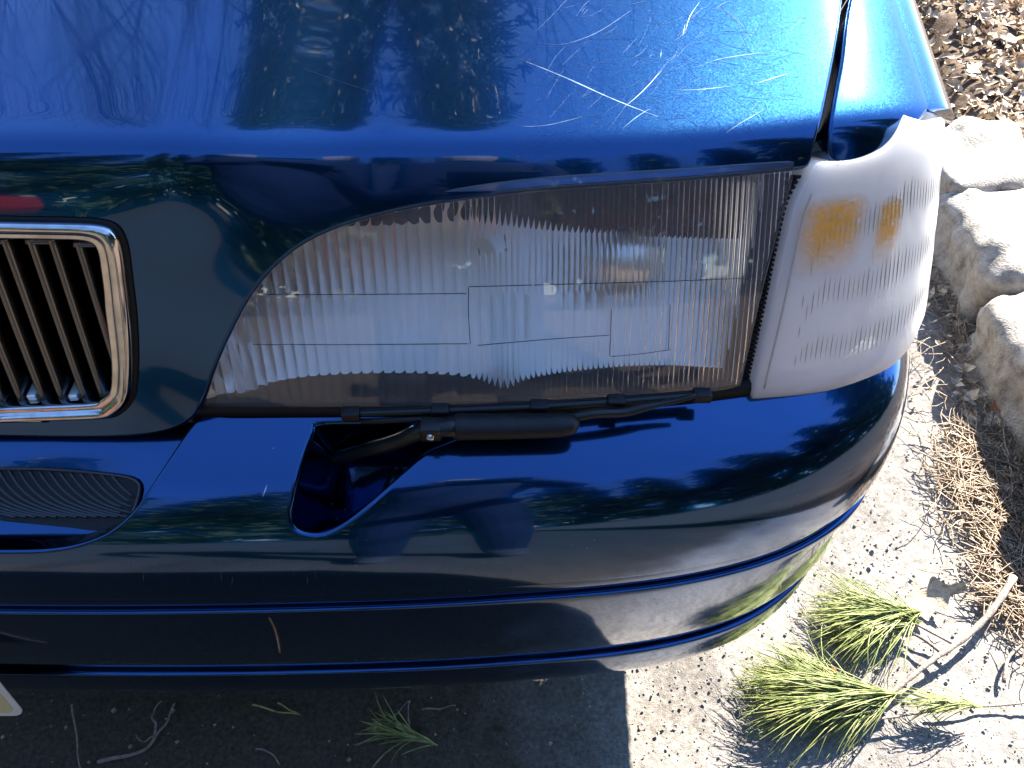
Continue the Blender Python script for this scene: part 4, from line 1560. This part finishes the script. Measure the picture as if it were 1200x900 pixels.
lobed_leaf('fallen_leaf', 'bleached lobed oak leaf curled beside the pine branch fork', g3(1085, 700, 0.014), 0.10, 0.35, M_LPALE, 3, 0.9, 0.5)
lobed_leaf('fallen_leaf', 'brown leaf tucked under the pine branch stem', g3(968, 662 + 140, 0.008), 0.05, 1.0, M_LRED, 2, 0.5, 0.2)
lobed_leaf('fallen_leaf', 'small tan leaf standing on the asphalt above the needle fans', g3(1118, 668, 0.012), 0.035, 1.4, M_LPALE, 2, 0.5, 0.8)
lobed_leaf('fallen_leaf', 'rust red leaf scrap in the gutter below the curb stones', g3(1168, 476, 0.022), 0.035, 0.3, M_LRED, 2, 0.6, 0.2)
q = at_z(1182, 52, 0.11)
lobed_leaf('fallen_leaf', 'bright yellow leaf on the brown litter behind the curb', q + [0, 0, 0.012], 0.06, 0.1, M_LYEL, 2, 0.5, 0.15)
q = at_z(1137, 88, 0.11)
lobed_leaf('fallen_leaf', 'pale bleached leaf on the litter close to the fender', q + [0, 0, 0.012], 0.06, 0.7, M_LPALE, 2, 0.5, 0.15)

# needle lying on the bumper, and marks in the paint
svl2 = Solver(lambda u, t: S_offs(u, t, PL), (0.0, 1.0), (0.05, 0.95), flip=1, n=100)
S_val = lambda u, t: S_offs(u, t, PL)
VFL = 1 if snorm(S_val, np.array(0.3), np.array(0.5))[1] < 0 else -1
svl2 = Solver(S_val, (0.0, 1.0), (0.05, 0.95), flip=VFL, n=100)
qq = svl2(catmull([(316, 723), (322, 735), (326, 750), (328, 763)], 4))
P = S_val(qq[:, 0], qq[:, 1]) + snorm(S_val, qq[:, 0], qq[:, 1]) * VFL * 0.001
tag(MB().tube(P, 0.0009, 5).build('pine_needle', M_DRYN), 'single straw-coloured pine needle stuck to the lower bumper face', 'pine needle')


def marks(name, S, solver, fl, strokes, m, parent):
    b = MB()
    for pts, w in strokes:
        c = catmull(pts, 5)
        try:
            k = solver(c)
        except Exception:
            continue
        P = S(k[:, 0], k[:, 1]); N = snorm(S, k[:, 0], k[:, 1]) * fl
        T = np.gradient(P, axis=0)
        B = np.cross(T, N); B /= np.linalg.norm(B, axis=1)[:, None] + 1e-12
        n = len(P)
        ww = 0.6 * w * np.sin(np.linspace(0.12, math.pi - 0.12, n))[:, None] * (0.7 + 0.6 * nrg.random((n, 1)))
        V = np.concatenate([P + N * 0.00012 - B * ww, P + N * 0.00022, P + N * 0.00012 + B * ww])
        b.add(V, [(j * n + i, j * n + i + 1, (j + 1) * n + i + 1, (j + 1) * n + i) for j in range(2) for i in range(n - 1)])
    return tag(b.build(name, m, parent), kind='stuff')


strk = [([(603, 67), (660, 90), (720, 117), (784, 142)], 0.0006), ([(730, 127), (752, 108), (776, 82)], 0.0004), ([(728, 152), (745, 138), (764, 126)], 0.0003),
        ([(849, 157), (870, 143), (900, 126)], 0.0003), ([(605, 148), (640, 147), (690, 135)], 0.0003), ([(628, 50), (660, 52), (700, 38), (740, 12)], 0.0002),
        ([(803, 28), (800, 42)], 0.0003), ([(820, 2), (808, 20), (803, 38)], 0.0003), ([(785, 106), (820, 105), (866, 100)], 0.0003), ([(812, 80), (850, 68), (925, 58)], 0.00025),
        ([(840, 5), (866, 26), (880, 45)], 0.0002), ([(880, 100), (905, 92), (938, 82)], 0.0003), ([(775, 58), (774, 68)], 0.0003),
         ([(355, 80), (400, 96), (450, 112)], 0.00009)]
for _ in range(70):
    x, y = rng.uniform(620, 950), rng.uniform(2, 150)
    a = rng.uniform(-0.9, 0.4); L_ = rng.uniform(8, 38)
    if x + L_ < 955:
        strk.append(([(x, y), (x + L_ / 2 * math.cos(a), y + L_ / 2 * math.sin(a) + rng.gauss(0, 1.5)), (x + L_ * math.cos(a), y + L_ * math.sin(a))], rng.uniform(0.00003, 0.00010)))
for _ in range(170):
    x, y = rng.uniform(610, 950), rng.uniform(2, 160)
    a = rng.uniform(-1.2, 1.2); L_ = rng.uniform(10, 60)
    if x + L_ < 955:
        strk.append(([(x, y), (x + L_ / 2 * math.cos(a), y + L_ / 2 * math.sin(a) + rng.gauss(0, 2)), (x + L_ * math.cos(a), y + L_ * math.sin(a))], rng.uniform(0.00002, 0.00005)))
for _ in range(110):                              # stone-chip spray near the front edge
    x, y = rng.gauss(625, 16), rng.gauss(172, 9)
    strk.append(([(x, y), (x + rng.uniform(1, 4), y + rng.uniform(-2, 2))], rng.uniform(0.00015, 0.00035)))
strk = [s_ for s_ in strk if all(-5 < p[1] < 195 and -5 < p[0] < 965 for p in s_[0])]
marks('paint_scratches', S_hood, sv, 1, strk, M_SCRATCH, hood)
bc = [o for o in bumper.children if o.name.startswith('bumper_cover')][0]
bstrk = [([(308, 582), (311, 574), (313, 568)], 0.0009), ([(306, 580), (309, 574)], 0.0007), ([(319, 526), (322, 524)], 0.0012)]
for _ in range(60):
    x, y = rng.uniform(120, 410), rng.gauss(663, 7)
    bstrk.append(([(x, y), (x + rng.gauss(0, 1), y + rng.uniform(4, 12))], rng.uniform(0.0001, 0.00025)))
dots = [([(x, y), (x + 1.2, y + 0.8)], rng.uniform(0.0002, 0.0005)) for x, y in ((rng.uniform(300, 1000), rng.gauss(590, 45)) for _ in range(38))]
marks('paint_chips', S_bump, svb, BFLIP, bstrk[:3] + dots, M_CHIP, bumper)
M_SCUFF = mat('scuffed_clearcoat', (0.10, 0.12, 0.16), 0.5)
marks('bumper_scuffs', S_bump, svb, BFLIP, bstrk[3:], M_SCUFF, bumper)


# ------------------------------------------------------------------ what the paint reflects: trees, street, photographer
def bare_tree(loc, H, seed, label, lean=(0, 0)):
    r = random.Random(seed)
    e = empty('bare_tree', loc, label, 'tree', 'bare trees behind the car')
    trunk, limbs = MB(), MB()
    base = Vector(loc)

    def grow(p, d, L_, rad, depth):
        pts = [p.copy()]
        rr = [rad]
        n = 5 if depth < 3 else 3
        for k in range(n):
            d = (d + Vector((r.gauss(0, .16), r.gauss(0, .16), r.gauss(0.03, .10)))).normalized()
            p = p + d * (L_ / n)
            pts.append(p.copy()); rr.append(rad * (1 - 0.45 * (k + 1) / n))
        (trunk if depth == 0 else limbs).tube([tuple(q) for q in pts], rr, 7 if depth < 2 else 4 if depth < 4 else 3, cap=False)
        if depth >= 6 or rad < 0.003:
            return
        for c in range(r.choice((2, 3, 3)) + (1 if depth == 0 else 0)):
            ax = Vector((r.gauss(0, 1), r.gauss(0, 1), r.gauss(0, .5))).normalized()
            nd = (Matrix.Rotation(r.uniform(0.35, 0.95), 3, ax) @ d).normalized()
            i = r.randint(max(1, n - 2), n)
            grow(pts[i].copy(), nd, L_ * r.uniform(0.62, 0.85), rr[i] * r.uniform(0.55, 0.75), depth + 1)
        grow(p, d, L_ * 0.75, rr[-1] * 0.9, depth + 1)
    grow(base.copy(), Vector((lean[0], lean[1], 1)).normalized(), H * 0.28, H * 0.018, 0)
    trunk.build('trunk', M_TRUNK, e)
    limbs.build('crown', M_TRUNK, e)


def conifer_meshes(H, W, seed, n_cl, base_h, card):
    r = random.Random(seed)
    t = MB(); t.tube([(0, 0, H * q) for q in (0, 0.3, 0.6, 0.98)], [H * .009, H * .008, H * .006, 0.01], 8)
    V, F = [], []
    for _ in range(n_cl):
        h = base_h + (1 - base_h) * r.random() ** 0.9
        k = (h - base_h) / (1 - base_h)
        rad = W * (1 - k) ** 0.75 * min(1, 0.45 + k * 4) * (0.55 + 0.45 * math.sin(h * 40 + seed) ** 2) * r.uniform(0.3, 1.0)
        a = r.uniform(0, 6.283)
        c = Vector((rad * math.cos(a), rad * math.sin(a), h * H - 0.15 * rad))
        out = Vector((math.cos(a), math.sin(a), -0.1))
        for _ in range(12):
            d = (out + Vector((r.gauss(0, .7), r.gauss(0, .7), r.gauss(0, .5)))).normalized()
            L_ = r.uniform(0.25, 0.6) * W * 0.28
            s_ = d.cross(Vector((r.gauss(0, 1), r.gauss(0, 1), r.gauss(0, 1)))).normalized() * L_ * card
            o = c + Vector((r.gauss(0, .12), r.gauss(0, .12), r.gauss(0, .1))) * W * 0.3
            b = len(V)
            V += [tuple(o - s_), tuple(o + s_), tuple(o + d * L_ + s_ * 0.3), tuple(o + d * L_ - s_ * 0.3)]
            F.append((b, b + 1, b + 2, b + 3))
    return t, MB().add(V, F)


def conifer(loc, H, W, seed, label, group, n_cl=420, base_h=0.1, card=0.12):
    e = empty('pine_tree', (0, 0, 0), label, 'tree', group)
    t, c = conifer_meshes(H, W, seed, n_cl, base_h, card)
    t.build('trunk', M_TRUNK, e)
    c.build('crown', M_FOL, e, smooth_=False)
    e.location = loc
    return e


def copy_thing(e, loc, rz, sc_, label):
    c = e.copy(); sc.collection.objects.link(c)
    c.location = loc; c.rotation_euler = (0, 0, rz); c.scale = (sc_, sc_, sc_); c['label'] = label
    for ch in list(e.children):
        d = ch.copy(); sc.collection.objects.link(d); d.parent = c
    return c


bare_tree((-3.2, 5.5, 0), 13.0, 3, 'bare leafless tree with dark spreading limbs standing behind the car')
bare_tree((-4.6, 5.0, 0), 12.0, 8, 'second bare leafless tree beside the first, leaning over the car', (0.25, -0.05))
conifer((-0.75, 6.8, 0), 15.0, 1.6, 5, 'tall dark pine tree standing close behind the car', 'pines round the street', 700, 0.45)
LBL = 'dark evergreen pine in the dense row across the street facing the car'
pr = [conifer((0, 0, 0), 15.0, 2.9, 60 + k, LBL, 'pines across the street', 900, 0.03, 0.48) for k in range(2)]
for k in range(17):
    a = math.radians(-184 + 11.8 * k)
    d = 10.5 + 1.0 * rng.random() + (1.6 if k % 2 else 0)
    loc = (d * 1.15 * math.cos(a), d * math.sin(a) - 2.0, 0)
    if k < 2:
        pr[k].location = loc; pr[k].scale = (0.8, 0.8, 0.8)
    else:
        copy_thing(pr[k % 2], loc, rng.uniform(0, 6.28), rng.uniform(0.85, 1.08), LBL)


def street_car(loc, rz, paint_, label):
    e = empty('street_car', loc, label, 'car')
    prof = [(-2.15, 0.32), (-2.2, 0.62), (-2.05, 0.80), (-1.2, 0.90), (-0.55, 1.36), (0.9, 1.42), (1.75, 1.0), (2.15, 0.92), (2.2, 0.5), (2.1, 0.30)]
    V, F = [], []
    n = len(prof)
    for s_, ins_ in ((-1, 0.0), (1, 0.0)):
        for x, z in prof:
            w = 0.86 - (0.20 if z > 1.1 else 0.02)
            V.append((x, s_ * w, z))
    F = [tuple(range(n)), tuple(range(n, 2 * n))[::-1]] + [(i, n + i, n + (i + 1) % n, (i + 1) % n) for i in range(n)]
    R = Matrix.Rotation(rz, 3, 'Z')
    tr = lambda L_: [tuple(Vector(loc) + R @ Vector(p)) for p in L_]
    MB().add(tr(V), F).build('body', paint_, e, smooth_=False, bevel=0.05)
    for s_ in (-1, 1):
        MB().add(tr([(-1.0, s_ * 0.852, 0.95), (1.6, s_ * 0.852, 1.0), (0.85, s_ * 0.68, 1.36), (-0.45, s_ * 0.68, 1.31)]), [(0, 1, 2, 3)]).build('side_window', M_WIN, e, smooth_=False)
        for x in (-1.35, 1.35):
            MB().tube(tr([(x, s_ * 0.70, 0.31), (x, s_ * 0.88, 0.31)]), 0.31, 24).build('wheel', M_TYRE, e)


M_REDP = mat('red_car_paint', (0.42, 0.02, 0.02), 0.35, coat=1.0)
street_car((-7.5, -8.0, 0), 0.05, M_REDP, 'red car parked across the street facing the blue car')


# photographer: one skinned body with jacket and jeans tones by height
def photographer():
    e = empty('person', (-0.06, -0.86, 0), 'person in dark jacket and jeans leaning over with a phone before the car', 'person')
    J = {'pel': (-0.06, -0.90, 0.93), 'waist': (-0.06, -0.89, 1.06), 'chest': (-0.06, -0.84, 1.30), 'neck': (-0.06, -0.80, 1.47), 'head0': (-0.06, -0.775, 1.55), 'head1': (-0.06, -0.745, 1.66),
         'shR': (0.12, -0.82, 1.41), 'elR': (0.20, -0.72, 1.15), 'wrR': (0.10, -0.50, 1.07), 'haR': (0.075, -0.455, 1.065),
         'shL': (-0.24, -0.82, 1.41), 'elL': (-0.30, -0.72, 1.15), 'wrL': (-0.14, -0.50, 1.06), 'haL': (-0.095, -0.455, 1.06),
         'hpR': (0.04, -0.90, 0.90), 'knR': (0.06, -0.86, 0.48), 'anR': (0.07, -0.90, 0.09), 'toR': (0.08, -0.74, 0.045),
         'hpL': (-0.16, -0.90, 0.90), 'knL': (-0.18, -0.86, 0.48), 'anL': (-0.20, -0.92, 0.09), 'toL': (-0.21, -0.76, 0.045)}
    Rr = {'pel': .15, 'waist': .135, 'chest': .155, 'neck': .065, 'head0': .085, 'head1': .095, 'shR': .07, 'elR': .05, 'wrR': .034, 'haR': .026, 'shL': .07, 'elL': .05, 'wrL': .034, 'haL': .026,
          'hpR': .095, 'knR': .065, 'anR': .05, 'toR': .04, 'hpL': .095, 'knL': .065, 'anL': .05, 'toL': .04}
    E = [('pel', 'waist'), ('waist', 'chest'), ('chest', 'neck'), ('neck', 'head0'), ('head0', 'head1'), ('chest', 'shR'), ('shR', 'elR'), ('elR', 'wrR'), ('wrR', 'haR'), ('chest', 'shL'), ('shL', 'elL'),
         ('elL', 'wrL'), ('wrL', 'haL'), ('pel', 'hpR'), ('hpR', 'knR'), ('knR', 'anR'), ('anR', 'toR'), ('pel', 'hpL'), ('hpL', 'knL'), ('knL', 'anL'), ('anL', 'toL')]
    for s_, h in ((1, 'haR'), (-1, 'haL')):
        hx, hy, hz = J[h]
        for k, dz in enumerate((0.026, 0.009, -0.008, -0.024)):
            a_, b_ = h + 'f%d' % k, h + 'g%d' % k
            J[a_] = (hx - s_ * 0.006, hy + 0.018, hz + dz); J[b_] = (hx - s_ * 0.024, hy + 0.020, hz + dz * 0.95)
            Rr[a_] = .009; Rr[b_] = .0075
            E += [(h, a_), (a_, b_)]
        J[h + 't'] = (hx - s_ * 0.022, hy - 0.012, hz + 0.024); Rr[h + 't'] = .010
        E += [(h, h + 't')]
    keys = list(J)
    me = bpy.data.meshes.new('body')
    loc = Vector(e.location)
    me.from_pydata([tuple(Vector(J[k]) - loc) for k in keys], [(keys.index(a), keys.index(b)) for a, b in E], [])
    o = bpy.data.objects.new('body', me); link(o, e)
    o.modifiers.new('skin', 'SKIN')
    for i, k in enumerate(keys):
        me.skin_vertices[0].data[i].radius = (Rr[k], Rr[k])
        me.skin_vertices[0].data[i].use_root = (k == 'pel')
    ss = o.modifiers.new('sub', 'SUBSURF'); ss.levels = 2; ss.render_levels = 2
    m = mat('clothes_and_skin', (0.02, 0.025, 0.05), 0.8, spec=0.2)
    N, L, b = nodes(m)
    tc = N.new('ShaderNodeTexCoord'); sp = N.new('ShaderNodeSeparateXYZ'); L.new(tc.outputs['Object'], sp.inputs[0])
    cr = N.new('ShaderNodeValToRGB'); cr.color_ramp.interpolation = 'CONSTANT'
    mp = N.new('ShaderNodeMath'); mp.operation = 'MULTIPLY'; mp.inputs[1].default_value = 0.5
    L.new(sp.outputs['Z'], mp.inputs[0]); L.new(mp.outputs[0], cr.inputs[0])
    el = cr.color_ramp.elements
    el[0].position = 0; el[0].color = (0.05, 0.04, 0.035, 1)
    el[1].position = 0.055; el[1].color = (0.010, 0.014, 0.028, 1)
    for p_, c_ in ((0.465, (0.012, 0.014, 0.03)), (0.735, (0.45, 0.26, 0.19)), (0.80, (0.06, 0.04, 0.03))):
        x_ = el.new(p_); x_.color = (*c_, 1)
    L.new(cr.outputs[0], b.inputs['Base Color'])
    me.materials.append(m)
    return e


photographer()
ph = MB().box((0, -0.432, 1.065), (0.150, 0.009, 0.074), np.array(Matrix.Rotation(math.radians(-50), 3, 'X'))).build('phone', M_BLACK, bevel=0.003)
tag(ph, 'black phone held level over the car by the person', 'phone')
